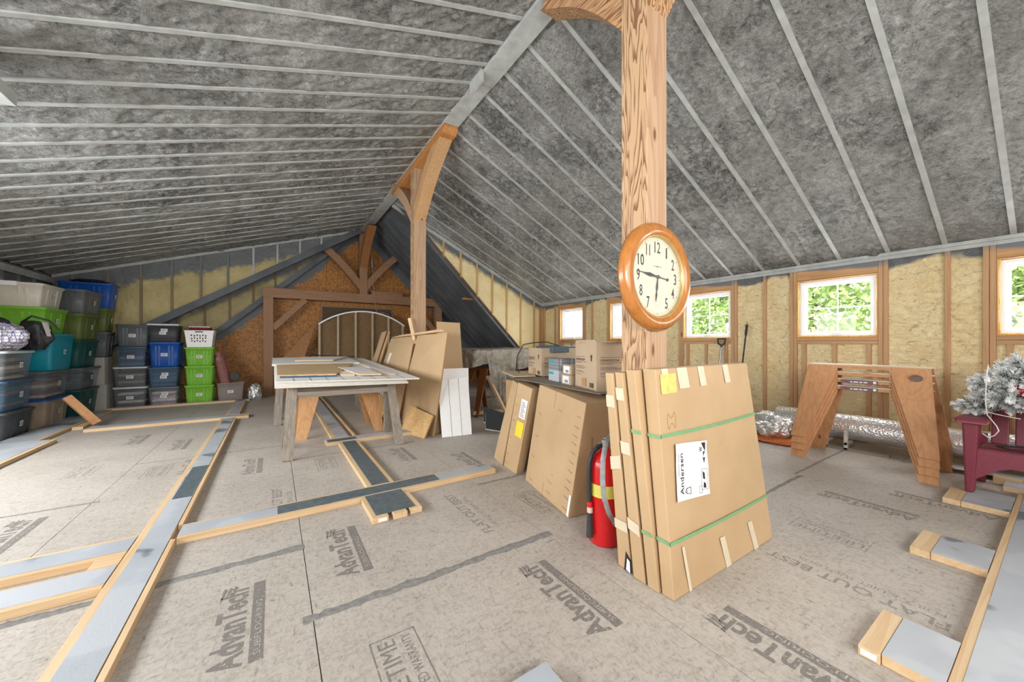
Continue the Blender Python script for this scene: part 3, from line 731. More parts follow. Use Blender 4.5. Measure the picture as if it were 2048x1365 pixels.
# arched frame of studs with boarding behind
ar = thing('arched_stud_frame', 'arched white stud frame standing against the far gable wall', 'frame', (1.8, 9.3, 0))
xa, xb, zt, ze = .83, 2.78, 1.90, 1.57; cx = (xa+xb)/2; hw = (xb-xa)/2; R = (hw*hw+(zt-ze)**2)/(2*(zt-ze)); zc = zt-R
M_OLDW = plain('pale_stud', (186, 168, 138), .6, 0, .08); mb = MB(); pr = None; n = 26
for i in range(n+1):
    a = -math.asin(hw/R)+2*math.asin(hw/R)*i/n; x = cx+R*sin(a); z = zc+R*cos(a); x2 = cx+(R-.03)*sin(a); z2 = zc+(R-.03)*cos(a)
    q = [(x, 9.24, z), (x, 9.34, z), (x2, 9.34, z2), (x2, 9.24, z2)]
    if pr: mb.add(pr+q, [(0, 1, 5, 4), (1, 2, 6, 5), (2, 3, 7, 6), (3, 0, 4, 7)])
    pr = q
mb.build('arch_rail', M_WHITE, ar)
for x in (.86, 1.24, 1.62, 2.0, 2.38, 2.73):
    MB().box(x-.02, x+.02, 9.25, 9.33, 0, zc+sqrt(R*R-(x-cx)**2)-.03).build('stud', M_OLDW, ar)
pts = [(xa+(xb-xa)*i/20, 9.345, 0) for i in (0, 20)]
poly = [(xb, 9.345, .0)]+[(cx+R*sin(a), 9.345, zc+R*cos(a)-.01) for a in [math.asin(hw/R)*(1-2*i/20) for i in range(21)]]+[(xa, 9.345, 0)]
MB().prism(poly, (0, .02, 0)).build('boarding', osb('arch_board', (130, 100, 62), (104, 78, 46), (72, 52, 30), scale=.7), ar)
go = thing('framed_opening', 'boarded rectangular opening with a wooden surround behind the arch', 'opening', (1.8, 9.8, 1.7))
m = MB().box(.93, 2.62, YE-.03, YE+.0, 2.0, 2.04).box(.93, .97, YE-.03, YE, 1.2, 2.0).box(2.58, 2.62, YE-.03, YE, 1.2, 2.0); m.build('surround', dark_fir('X'), go)
MB().box(.97, 2.58, YE-.005, YE+.01, 1.2, 2.0).build('boarding', osb('opening_board', (96, 74, 50), (72, 54, 36), (48, 36, 24), scale=.6), go)
MB().tube([(2.25+.12*cos(a*.9)+.02*a*.3, YE-.06, 1.83+.07*sin(a*1.7)) for a in range(16)], .012, 6).build('insulation_wad', plain('grey_fibre', (150, 148, 140), .9), go)
one('plywood_gusset', MB().prism([(.0, 9.40, .62), (.80, 9.40, 1.60), (.52, 9.40, .62)], (0, .02, 0)).prism([(.0, 9.42, .0), (.0, 9.42, .62), (.52, 9.42, .62), (.40, 9.42, 0)], (0, .02, 0)),
    osb('perforated_plywood', (170, 122, 76), (146, 100, 58), (104, 68, 38), scale=.5), 'triangular plywood sheet leaning between the left gable post and the arched frame', 'board')
one('short_stick', MB().beam((1.72, 5.26, 1.18), (1.66, 5.30, 1.50), .03, .045), pine('Z'), 'short stick standing on the leaning sheets against the middle post', 'stick')

# ------------------------------------------------------------------ flat layout rails on the floor
def rails(name, label, parts, blocks=()):
    t = thing(name, label, 'rail', (parts[0][0], parts[0][2], 0))
    for i, (x0, x1, y0, y1, c, nm) in enumerate(parts):
        ax = 'Y' if (y1-y0) > (x1-x0) else 'X'
        mats = [pine(ax), M_RAIL]
        z1 = .038; mb = MB().box(x0, x1, y0, y1, .001, z1)
        mb.build(nm, mats[0], t, .0015)
        if c:
            a, b, e, f = c; MB().box(x0+a, x1-b, y0+e, y1-f, z1+.0004, z1+.002).build('grey_coat', M_RAIL, t)
        if nm == 'board' and (x0, y0) in DARKC:
            for q in DARKC[(x0, y0)]: MB().box(q[0], q[1], q[2], q[3], z1+.0021, z1+.0026).build('dark_coat', M_RAILD, t)
    return t
DARKC = {(-.460, 2.755): [(.02, 1.12, 2.784, 2.924)], (.632, 2.95): [(.632, .765, 2.95, 4.42)], (-.645, .9): [(-.60, -.492, 3.45, 4.25)], (.487, 4.47): [(.50, .80, 4.49, 4.60)]}
rails('floor_rail', 'long grey coated rail running from the lower left corner to the far gable', [(-.645, -.49, .9, 6.76, (.035, 0, 0, 0), 'board'), (-.486, -.463, .9, 2.76, None, 'edge_strip'), (-.486, -.463, 2.96, 6.76, None, 'edge_strip'), (-.62, -.45, 7.08, 8.77, (.03, .03, 0, 0), 'board')])
rails('floor_rail', 'grey coated cross rail running right from the long rail to the stacked boxes', [(-.460, 1.62, 2.755, 2.945, (0, 0, .028, .02), 'board')])
rails('floor_rail', 'upper of the two short rails running left from the long rail', [(-3.0, -.65, 2.71, 2.925, (0, .0, .03, .03), 'board')])
rails('floor_rail', 'lower of the two short rails running left from the long rail', [(-3.0, -.65, 2.39, 2.60, (0, 0, .03, .015), 'board'), (-.76, -.65, 2.603, 2.705, None, 'block')])
rails('floor_rail', 'rail leading from the table legs to the end block by the cross rail', [(.598, .630, 2.95, 4.45, None, 'edge_strip'), (.632, .765, 2.95, 4.45, (0, 0, 0, 0), 'board'), (.767, .800, 2.95, 4.45, None, 'edge_strip')])
eb = rails('rail_end_block', 'end block of three short pieces under a grey plate at the cross rail', [(.517, .615, 2.39, 2.74, None, 'block'), (.645, .735, 2.385, 2.74, None, 'block'), (.757, .838, 2.40, 2.70, None, 'block')])
MB().box(.545, .800, 2.425, 2.765, .0385, .041).build('grey_plate', M_RAILD, eb)
MB().add([(.55, 2.3895, .008), (.605, 2.3895, .008), (.605, 2.3895, .030), (.55, 2.3895, .030)], [(0, 1, 2, 3)]).build('barcode_label', M_PAPER, eb)
rails('floor_rail', 'cross rail under the front of the white panel table', [(.487, 1.62, 4.47, 4.66, (0, 0, .015, .02), 'board')])
rails('floor_rail', 'rail running away beneath the white panel table', [(.56, .60, 4.67, 8.8, None, 'edge_strip'), (.602, .74, 4.67, 8.8, (0, 0, 0, 0), 'board'), (.80, .822, 4.67, 8.8, None, 'edge_strip')])
rails('floor_rail', 'cross rail in front of the left storage bins', [(-2.02, -.32, 6.83, 7.06, (0, .1, .035, .01), 'board')])
rails('floor_rail', 'rail along the foot of the left storage bins', [(-2.55, -2.08, 4.6, 6.35, (0, .035, 0, 0), 'board'), (-2.55, -2.22, 6.36, 8.6, (0, .03, 0, 0), 'board'), (-2.2, -2.1, 7.1, 7.5, None, 'block')])
rails('floor_rail', 'rail in front of the far row of storage bins', [(-2.35, -.40, 8.78, 8.91, (0, 0, .02, .02), 'board')])
rails('floor_rail', 'grey coated rail of the right hand frame, nearest branch with a pine end block', [(1.70, 4.6, -.35, .225, (0, 0, 0, .028), 'board'), (1.80, 2.11, .227, .372, (0, 0, 0, 0), 'board'), (1.79, 2.11, .374, .432, None, 'block'), (1.0, 1.8, -.2, .2, (0, 0, 0, .02), 'board')])
rails('floor_rail', 'middle branch of the right hand frame with a pine end block', [(2.89, 3.20, .228, .412, (0, 0, 0, 0), 'board'), (2.885, 3.21, .414, .487, None, 'block')])
rails('floor_rail', 'far branch of the right hand frame below the maroon chair', [(4.0, 4.42, .228, .43, (0, 0, 0, 0), 'board'), (4.0, 4.35, .432, .515, None, 'block'), (4.7, 5.1, -.2, .30, (0, 0, 0, 0), 'board')])
rails('floor_rail', 'corner of a grey coated rail at the bottom edge of the picture', [(.615, .785, .55, .995, (.03, 0, 0, 0), 'board'), (.585, .614, .5, .965, None, 'edge_strip')])
b3 = [o for o in bpy.data.objects if o.get('label', '').startswith('grey coated rail of the right')][0]
MB().add([(1.789, .382, .008), (1.789, .425, .008), (1.789, .425, .030), (1.789, .382, .030)], [(0, 1, 2, 3)]).build('barcode_label', M_PAPER, b3)
one('leaning_timber', MB().beam((-2.0, 7.20, .05), (-2.30, 7.28, .42), .09, .04, (.7, -1, .3)), horse_wood('Z'), 'short length of timber leaning on the left bins', 'timber')

# ------------------------------------------------------------------ storage bins
PL_ = {}
def plastic(name, c, rough=.35): return plain('plastic_'+name, c, rough, 0, .02)
CLR = dict(grey=(98, 102, 106), dark=(76, 80, 84), lime=(126, 190, 62), teal=(28, 150, 176), blue=(26, 84, 170), olive=(98, 112, 58), green=(22, 80, 76), beige=(208, 204, 192), tan=(170, 154, 134), white=(214, 214, 212), navy=(60, 88, 120), deep=(24, 32, 44))
M_CLEAR = clear_plastic('clear_plastic_body', (170, 180, 190), .30, .2)
M_CLEARB = clear_plastic('bluish_clear_plastic_body', (120, 150, 180), .38, .2)
def rrect(w, d, r, z, n=5):
    P = []
    for cx_, cy_, a0 in ((w/2-r, d/2-r, 0), (-w/2+r, d/2-r, pi/2), (-w/2+r, -d/2+r, pi), (w/2-r, -d/2+r, 3*pi/2)):
        for k in range(n): a = a0+pi/2*k/(n-1); P.append((cx_+r*cos(a), cy_+r*sin(a), z))
    return P
def loft(rings, mb, mi=0, capb=True, capt=False, smooth=True):
    n = len(rings[0]); b = [p for r in rings for p in r]; fs = []
    for i in range(len(rings)-1):
        for k in range(n): fs.append((i*n+k, i*n+(k+1) % n, (i+1)*n+(k+1) % n, (i+1)*n+k))
    mb.add(b, fs, mi, smooth)
    if capb: mb.add(rings[0], [tuple(range(n))[::-1]], mi)
    if capt: mb.add(rings[-1], [tuple(range(n))], mi)
def bin_(x, y, z, w, d, h, body, lid, label, rot=0, clear=None, lidh=.025, tags=1, face='-y', ribs=True, contents=None, group='storage bins'):
    """w across (local x), d deep (local y); front face is -y"""
    t = thing('storage_bin', label, 'bin', (x, y, z), rot, group)
    k = .86; hb = h-lidh; mb = MB()
    rings = [rrect(w*k-.02, d*k-.02, .03, .002), rrect(w*k, d*k, .035, .015)]
    rings += [rrect(w*(k+(.96-k)*s), d*(k+(.96-k)*s), .035, .015+(hb-.03)*s) for s in (.5, 1)]
    rings += [rrect(w*.985, d*.985, .035, hb-.012), rrect(w*.985, d*.985, .035, hb)]
    loft(rings, mb)
    mat = clear or plastic(body, CLR[body]); body_o = mb.build('body', mat, t, world=False)
    if ribs and not clear:
        rbs = []
        for sx in (-1, 1):
            for off in (.12, .20):
                xx = sx*w*off*1.3; rbs.append(MB()); rbs[-1].hexa([(xx-.012, -d*k/2-.006, .03), (xx+.012, -d*k/2-.006, .03), (xx+.012, -d*k/2+.01, .03), (xx-.012, -d*k/2+.01, .03)], [(xx-.012, -d*.96/2-.006, hb-.04), (xx+.012, -d*.96/2-.006, hb-.04), (xx+.012, -d*.48+.01, hb-.04), (xx-.012, -d*.48+.01, hb-.04)])
            rbs.append(MB()); rbs[-1].hexa([(w*k/2-.01, sx*d*.2-.012, .03), (w*k/2+.006, sx*d*.2-.012, .03), (w*k/2+.006, sx*d*.2+.012, .03), (w*k/2-.01, sx*d*.2+.012, .03)], [(w*.48-.01, sx*d*.2-.012, hb-.04), (w*.48+.006, sx*d*.2-.012, hb-.04), (w*.48+.006, sx*d*.2+.012, hb-.04), (w*.48-.01, sx*d*.2+.012, hb-.04)])
        for rb in rbs: rb.build('rib', mat, body_o, world=False)
    if lid:
        lb = MB(); loft([rrect(w, d, .04, hb-.004), rrect(w*1.02, d*1.02, .045, hb), rrect(w*1.02, d*1.02, .045, h-.008), rrect(w*.99, d*.99, .04, h)], lb, 0, True, True)
        lo = lb.build('lid', plastic(lid, CLR.get(lid, (210, 214, 218))), t, world=False, label=(lid+' lid') if lid != body else None)
    f = 1.0
    for i in range(tags):
        q = MB(); zz = h*.50+i*.05; s = (zz/hb)*.10+k; xx = (.02*i)
        if face == '-y': q.add([(xx-.045, -d*s/2-.009, zz-.028), (xx+.045, -d*s/2-.009, zz-.028), (xx+.045, -d*s/2-.014, zz+.028), (xx-.045, -d*s/2-.014, zz+.028)], [(0, 1, 2, 3)])
        else: q.add([(w*s/2+.009, xx-.01, zz-.03), (w*s/2+.009, xx+.06, zz-.03), (w*s/2+.014, xx+.06, zz+.035), (w*s/2+.014, xx-.01, zz+.035)], [(0, 1, 2, 3)])
        for j in range(3):
            if face == '-y': a, b = (-.035, .035-.01*j); q.add([(xx+a, -d*s/2-.0145, zz+.012-j*.014), (xx+b, -d*s/2-.0145, zz+.012-j*.014), (xx+b, -d*s/2-.0150, zz+.017-j*.014), (xx+a, -d*s/2-.0150, zz+.017-j*.014)], [(0, 1, 2, 3)], 1)
            else: q.add([(w*s/2+.0145, xx, zz+.012-j*.014), (w*s/2+.0145, xx+.045, zz+.012-j*.014), (w*s/2+.015, xx+.045, zz+.018-j*.014), (w*s/2+.015, xx, zz+.018-j*.014)], [(0, 1, 2, 3)], 1)
        q.build('paper_label', [M_PAPER, M_BLACK], body_o, world=False)
    if contents:
        clothes(x, y, z+.012, w*.80, d*.80, hb*.82, rot, *contents)
    return t
def clothes(x, y, z, w, d, h, rot, cols, lab, seed):
    rnd = random.Random(seed); mb = MB(); n = len(cols)*2; zz = 0; mats = []
    for i in range(n):
        th = h/n*rnd.uniform(.8, 1.15); th = min(th, h-zz-.002) if i == n-1 else th
        rings = []
        for s_, sc in ((0, .93), (.3, 1.0), (.7, 1.0), (1, .92)):
            P = rrect(w*sc*rnd.uniform(.97, 1), d*sc*rnd.uniform(.97, 1), .04, zz+th*s_, 7)
            rings.append([(p[0], p[1], p[2]+.016*noise.noise((p[0]*9+i, p[1]*9, seed))) for p in P])
        loft(rings, mb, i % len(cols), True, True); zz += th*.93
        if zz > h: break
    mats = [plain('cloth_%d_%d_%d' % c, c, .9, 0, .12, .3, 25) for c in cols]
    o = mb.build('folded_clothes', mats, None); o.location = (x, y, z); o.rotation_euler = (0, 0, rot)
    tag(o, lab, 'clothes', 'folded clothes inside the clear bins')
R90 = pi/2
# far row, faces towards -y
def far(x, z, w, h, body, lid, label, **k): return bin_(x, 8.93+.2, z, w, .40, h, body, lid, label, **k)
A, B, C, D = -2.095, -1.665, -1.17, -.705
far(A, 0, .43, .37, 'grey', 'white', 'clear bin of dark folded clothes with white lid, bottom of the leftmost far stack', clear=M_CLEAR, contents=([(34, 38, 48), (70, 44, 50), (190, 184, 170)], 'dark and striped clothes inside the bottom bin of the leftmost far stack', 1))
far(A, .37, .43, .35, 'grey', 'white', 'clear bin of mixed clothes with white lid, second from floor in leftmost far stack', clear=M_CLEAR, contents=([(52, 56, 64), (150, 130, 96), (36, 44, 52)], 'mixed dark clothes inside the second bin of the leftmost far stack', 2))
far(A+.01, .72, .40, .35, 'navy', 'navy', 'clear bin of maroon and blue clothes with blue lid below the grey tote', clear=M_CLEARB, contents=([(98, 120, 140), (84, 34, 52)], 'maroon and pale blue clothes under the grey tote', 3))
far(A+.03, 1.07, .42, .39, 'grey', 'dark', 'grey tote with ribbed sides on top of the leftmost far stack')
far(B, 0, .42, .345, 'grey', 'grey', 'clear bin of pink folded linen at the bottom of the second far stack', clear=M_CLEAR, tags=2, contents=([(196, 160, 168), (150, 118, 130), (220, 210, 206)], 'pink and white folded linen in the bottom bin of the second far stack', 4))
far(B, .345, .42, .355, 'navy', 'navy', 'clear bin of blue fabric with two labels under the blue tote', clear=M_CLEARB, tags=2, contents=([(50, 84, 108), (34, 54, 80), (80, 110, 128)], 'blue patterned fabric in the bin under the blue tote', 5))
far(B+.01, .70, .42, .45, 'blue', 'blue', 'bright blue tote in the second far stack')
far(B-.01, 1.15, .44, .33, 'dark', 'white', 'smoky bin with white lid and red contents on top of the blue tote', clear=clear_plastic('smoky_plastic', (70, 74, 80), .8), tags=2, contents=([(170, 40, 56), (60, 50, 56)], 'red and dark cloth in the smoky bin on the blue tote', 6))
far(C, 0, .43, .345, 'lime', 'lime', 'lime green bin on the floor, lowest of its stack of three')
far(C, .345, .43, .36, 'lime', 'lime', 'lime green bin, middle of the stack of three')
far(C, .705, .43, .35, 'lime', 'lime', 'lime green bin directly beneath the white laundry basket')
far(D, 0, .44, .385, 'grey', None, 'small open clear bin holding brown board by the foil bag', clear=clear_plastic('frosted_plastic', (178, 166, 164), .55))
one('brown_carton', MB().box(D-.17, D+.17, 8.99, 9.27, .015, .30), plain('brown_card', (130, 100, 88), .8), 'brown carton inside the small open clear bin', 'carton')
# laundry basket
lb = thing('laundry_basket', 'white laundry basket with triangular holes on the lime green bins', 'basket', (C, 9.12, 1.055))
def holes_face(mb, P, nu, nv, m0, m1):
    """bilinear wall P(u,v) with a grid of triangular holes inside m0..m1"""
    us = [0, m0[0]]+[m0[0]+(m1[0]-m0[0])*i/nu for i in range(1, nu+1)]+[1]; vs_ = [0, m0[1]]+[m0[1]+(m1[1]-m0[1])*j/nv for j in range(1, nv+1)]+[1]
    for i in range(len(us)-1):
        for j in range(len(vs_)-1):
            a, b, c, d = us[i], us[i+1], vs_[j], vs_[j+1]
            if 1 <= i <= nu and 1 <= j <= nv:
                q = lambda s, t: P(a+(b-a)*s, c+(d-c)*t); dn = (i+j) % 2
                tri = [q(.12, .2), q(.88, .2), q(.5, .85)] if dn else [q(.12, .85), q(.88, .85), q(.5, .2)]
                o = [q(0, 0), q(1, 0), q(1, 1), q(0, 1)]
                if dn: mb.add(o+tri, [(0, 1, 5, 4), (1, 2, 6, 5), (2, 3, 6), (3, 0, 4, 6)])
                else: mb.add(o+tri, [(0, 1, 6), (1, 2, 5, 6), (2, 3, 4, 5), (3, 0, 6, 4)])
            else: mb.add([P(a, c), P(b, c), P(b, d), P(a, d)], [(0, 1, 2, 3)])
mb = MB(); bw, bd, bh = .44, .40, .31
cb = [(-.42, -.44), (.42, -.44), (.42, .44), (-.42, .44)]
for i in range(4):
    a, b = cb[i], cb[(i+1) % 4]
    def P(u, v, a=a, b=b):
        s = .84+.16*v; return (C+(a[0]+(b[0]-a[0])*u)*bw*s*1.15, 9.12+(a[1]+(b[1]-a[1])*u)*bd*s*1.1, 1.058+bh*v)
    holes_face(mb, P, 6, 3, (.17, .28), (.78, .78))
mb.build('wicker_wall', M_WHITE, lb); m = MB(); loft([[(C+p[0], 9.12+p[1], p[2]) for p in rrect(.455, .41, .04, z)] for z in (1.355, 1.372)]+[[(C+p[0], 9.12+p[1], p[2]) for p in rrect(.40, .35, .04, 1.372)]], m, 0, False); m.build('rim', M_WHITE, lb)
MB().box(C-.055, C+.055, 9.12-.226, 9.12-.205, 1.335, 1.35).build('handle_slot', M_DARK, lb)
m = MB(); loft([[(C+.0+p[0]+.01*noise.noise((p[0]*7, p[1]*7, z)), 9.12+p[1], p[2]) for p in rrect(.30, .28, .05, z)] for z in (1.07, 1.2, 1.38, 1.42, 1.425)], m, 0, True, True)
one('folded_blanket', m, plain('crimson_cloth', (120, 24, 40), .9), 'crimson and white blanket piled in the laundry basket', 'blanket')
one('folded_towel', MB().box(C-.16, C+.15, 9.00, 9.25, 1.428, 1.45), plain('white_cloth', (200, 198, 196), .9), 'white folded towel on top of the laundry basket pile', 'towel')
# things by the open bin
mm = MB().tube([(D-.08, 9.05, .34), (D-.12, 9.06, .55), (D-.19, 9.10, .86)], [.085, .095, .08], 14).tube([(D-.19, 9.10, .86), (D-.215, 9.12, .93)], [.05, .09], 10)
t = one('wrapped_roll', mm, clear_plastic('wrapped_pink_roll', (150, 98, 90), .95, .12, .8), 'dusty pink roll wrapped in shiny film leaning from the open bin', 'roll')
mm = MB(); mm.tube([(D+.06, 8.96, .48), (D+.06, 9.14, .48)], .075, 18); one('vinyl_roll', mm, plain('black_vinyl', (46, 50, 52), .25), 'black shiny roll lying across the open clear bin', 'roll')
def crumple(name, c, r, mat, lab, cat, seed=1, amp=.35, flat=True):
    bm = bmesh.new(); bmesh.ops.create_icosphere(bm, subdivisions=5, radius=1)
    for v in bm.verts:
        p = v.co.copy(); k = 1+amp*(noise.noise(p*1.7+Vector((seed, 0, 0)))+.5*abs(noise.noise(p*4+Vector((0, seed, 0))))+.22*abs(noise.noise(p*9)))
        v.co = Vector((p.x*r[0]*k, p.y*r[1]*k, max(p.z*r[2]*k, -r[2]*.85)))
    me = bpy.data.meshes.new(name); bm.to_mesh(me); bm.free(); me.materials.append(mat)
    me.polygons.foreach_set('use_smooth', [True]*len(me.polygons))
    zmin = min(v.co.z for v in me.vertices)
    for v in me.vertices: v.co.z -= zmin
    o = bpy.data.objects.new(name, me); COL.objects.link(o); o.location = c
    return tag(o, lab, cat)
crumple('foil_bag', (-.33, 9.02, .0), (.12, .10, .16), M_FOIL, 'crumpled silver bag on the floor right of the open clear bin', 'bag', 3)

# left stacks, built along the left wall; faces towards +x and -y
def side(y, z, wy, h, body, lid, label, x=-2.53, dx=.58, **k):
    return bin_(x-dx/2, y, z, dx, wy, h, body, lid, label, face='+x', **k)
side(6.88, 0, .62, .34, 'dark', 'dark', 'dark grey bin on the floor, bottom of the nearest left stack')
side(6.88, .34, .60, .36, 'navy', 'navy', 'blue lidded clear bin, middle of the nearest left stack', clear=M_CLEARB, contents=([(30, 90, 130), (150, 120, 112), (44, 110, 90)], 'green and blue clothes in the middle bin of the nearest left stack', 7))
side(6.88, .70, .60, .345, 'white', 'white', 'clear bin with white lid carrying the plaid bundle', clear=M_CLEAR, contents=([(206, 196, 176), (70, 56, 52), (150, 130, 116)], 'cream and brown clothes in the bin under the plaid bundle', 8))
side(7.72, 0, .68, .39, 'tan', 'blue', 'large tan bin with blue lid on the floor under the clear one', x=-2.50)
side(7.72, .39, .68, .37, 'grey', 'grey', 'long clear bin beneath the teal crate', x=-2.50, clear=M_CLEAR, contents=([(196, 180, 160), (110, 62, 46), (90, 92, 96)], 'cream and rust clothes in the long clear bin beneath the teal crate', 9))
side(7.75, .76, .66, .50, 'teal', 'teal', 'tall teal plastic crate in the second left stack', x=-2.46, ribs=False)
side(7.72, 1.26, .66, .35, 'lime', 'lime', 'lime green tote between the teal crate and the cream bin', x=-2.52)
side(7.66, 1.61, .62, .31, 'beige', 'beige', 'cream bin with white lid and clasp at the top of the second left stack', x=-2.53)
cb_ = [o for o in bpy.data.objects if o.get('label', '').startswith('cream bin')][0]
MB().box(-2.90, -2.74, 7.33, 7.355, 1.87, 1.90).box(-2.90, -2.74, 7.32, 7.40, 1.90, 1.925).build('clasp', M_VINYL, cb_)
side(8.46, 0, .72, .43, 'green', 'green', 'dark green tote on the floor behind the leaning timber', x=-2.42)
side(8.46, .43, .72, .33, 'grey', 'grey', 'dark clear bin above the floor level green tote', x=-2.40, clear=M_CLEAR, contents=([(40, 50, 60), (54, 66, 72)], 'dark clothes in the clear bin above the green tote', 10))
side(8.46, .76, .72, .42, 'green', 'green', 'dark green tote in the middle of the third left stack', x=-2.42)
side(8.46, 1.18, .72, .40, 'olive', 'olive', 'nearer olive green tote beneath the grey one', x=-2.40)
side(8.46, 1.58, .72, .36, 'grey', 'grey', 'mid grey tote at the top of the third left stack', x=-2.37)
def corner(z, h, body, lid, label, w=.52, **k): return bin_(-2.60+k.pop('dx', 0), 9.06, z, w, .38, h, body, lid, label, face='+x', **k)
corner(.90, .42, 'grey', 'grey', 'grey tote of the corner stack standing on the white cartons')
corner(1.32, .40, 'olive', 'olive', 'farther olive green tote under the big blue one')
corner(1.72, .42, 'blue', 'blue', 'big royal blue tote on top of the corner stack', w=.62, dx=.0)
M_WCARD = plain('white_card', (188, 186, 180), .7, 0, .04)
one('white_carton', MB().box(-2.86, -2.36, 8.88, 9.26, .0, .44), M_WCARD, 'white carton on the floor in the bin corner', 'carton', bevel=.003)
one('white_carton', MB().box(-2.86, -2.38, 8.87, 9.26, .443, .895), M_WCARD, 'white carton beneath the corner grey tote', 'carton', bevel=.003)
crumple('dark_garment', (-2.60, 9.06, 2.145), (.20, .16, .035), plain('navy_cloth', (26, 30, 44), .8), 'dark folded garment on top of the big blue tote', 'garment', 5, .2)
def plaid():
    t = NT('plaid_cloth'); v = t.coords('Object', (1, 1, 1), (0, 0, .3)); sp = t.n('ShaderNodeSeparateXYZ'); t.l(v, sp.inputs[0]); o = []
    for i, f in ((0, 24), (2, 26), (1, 24)):
        w = t.math('FRACT', t.math('MULTIPLY', sp.outputs[i], f)); o.append(t.ramp(w, [(.0, (1, 1, 1, 1)), (.30, (1, 1, 1, 1)), (.34, (.25, .24, .42, 1)), (.5, (.25, .24, .42, 1)), (.54, (1, 1, 1, 1)), (.70, (.9, .88, .92, 1)), (.74, (.45, .4, .5, 1)), (.8, (1, 1, 1, 1))]))
    c = t.mix(1, t.mix(1, o[0], o[1], 'MULTIPLY'), o[2], 'MULTIPLY'); c = t.mix(.25, c, lin((150, 140, 160)))
    t.base(c); t.rough(.5); t.bump(t.noise(v, 12, 4), .5, .02); return t.m
crumple('plaid_bundle', (-2.72, 6.72, 1.047), (.28, .28, .19), plaid(), 'blue and white plaid blanket in a clear bag on the nearest left stack', 'blanket', 8, .25)
crumple('striped_cloth', (-2.74, 6.66, 1.34), (.17, .16, .06), plain('navy_striped_cloth', (40, 44, 60), .7, 0, .5, 0, 8), 'navy cloth lying on the plaid bundle', 'cloth', 9, .3)
bgm = crumple('sports_bag', (-2.52, 7.12, 1.05), (.15, .09, .20), plain('black_nylon', (40, 40, 44), .5, 0, .1), 'black sports bag with white panel behind the plaid bundle', 'bag', 2, .22)
MB().tube([(-2.60, 7.08, 1.40), (-2.50, 7.0, 1.47), (-2.38, 7.06, 1.42), (-2.31, 7.1, 1.3)], .012, 6).build('strap', M_BLACK, bgm)
MB().add([(-2.37, 6.985, 1.22), (-2.36, 7.13, 1.22), (-2.41, 7.12, 1.40), (-2.42, 7.0, 1.40)], [(0, 1, 2, 3)]).build('side_patch', M_WHITE, bgm)
one('leaning_board', MB().beam((-2.97, 7.2, 1.45), (-2.99, 6.9, 2.05), .08, .03, (1, 0, 0)), horse_wood('Z'), 'wooden board leaning in the left corner beyond the cream bin', 'board')

# ------------------------------------------------------------------ sawhorses
def grey_horse(name, label, xa, xb, yf, yb, zt):
    """two legs in front, two behind, splayed; ridge rail along x"""
    t = thing(name, label, 'sawhorse', ((xa+xb)/2, (yf+yb)/2, 0)); ym = (yf+yb)/2; m = grey_wood('Z')
    MB().box(xa+.03, xb-.03, ym-.02, ym+.02, zt-.09, zt).build('top_rail', grey_wood('X'), t, .002)
    for x, sx in ((xa, -1), (xb, 1)):
        for y, sy in ((yf, -1), (yb, 1)):
            MB().beam((x+sx*.02, y, .0), (x-sx*.03, ym+sy*.045, zt-.004), .09, .036, (0, 1, 0)).build('leg', m, t, .002)
    MB().box(xa+.0, xb-.0, ym-.085, ym-.05, zt-.13, zt-.07).build('cross_rail', grey_wood('X'), t, .002)
    return t
grey_horse('sawhorse', 'weathered grey sawhorse carrying the near end of the white panels', .13, 1.16, 4.12, 4.64, .708)
grey_horse('sawhorse', 'weathered grey sawhorse carrying the far end of the white panels', .06, 1.15, 5.98, 6.42, .795)
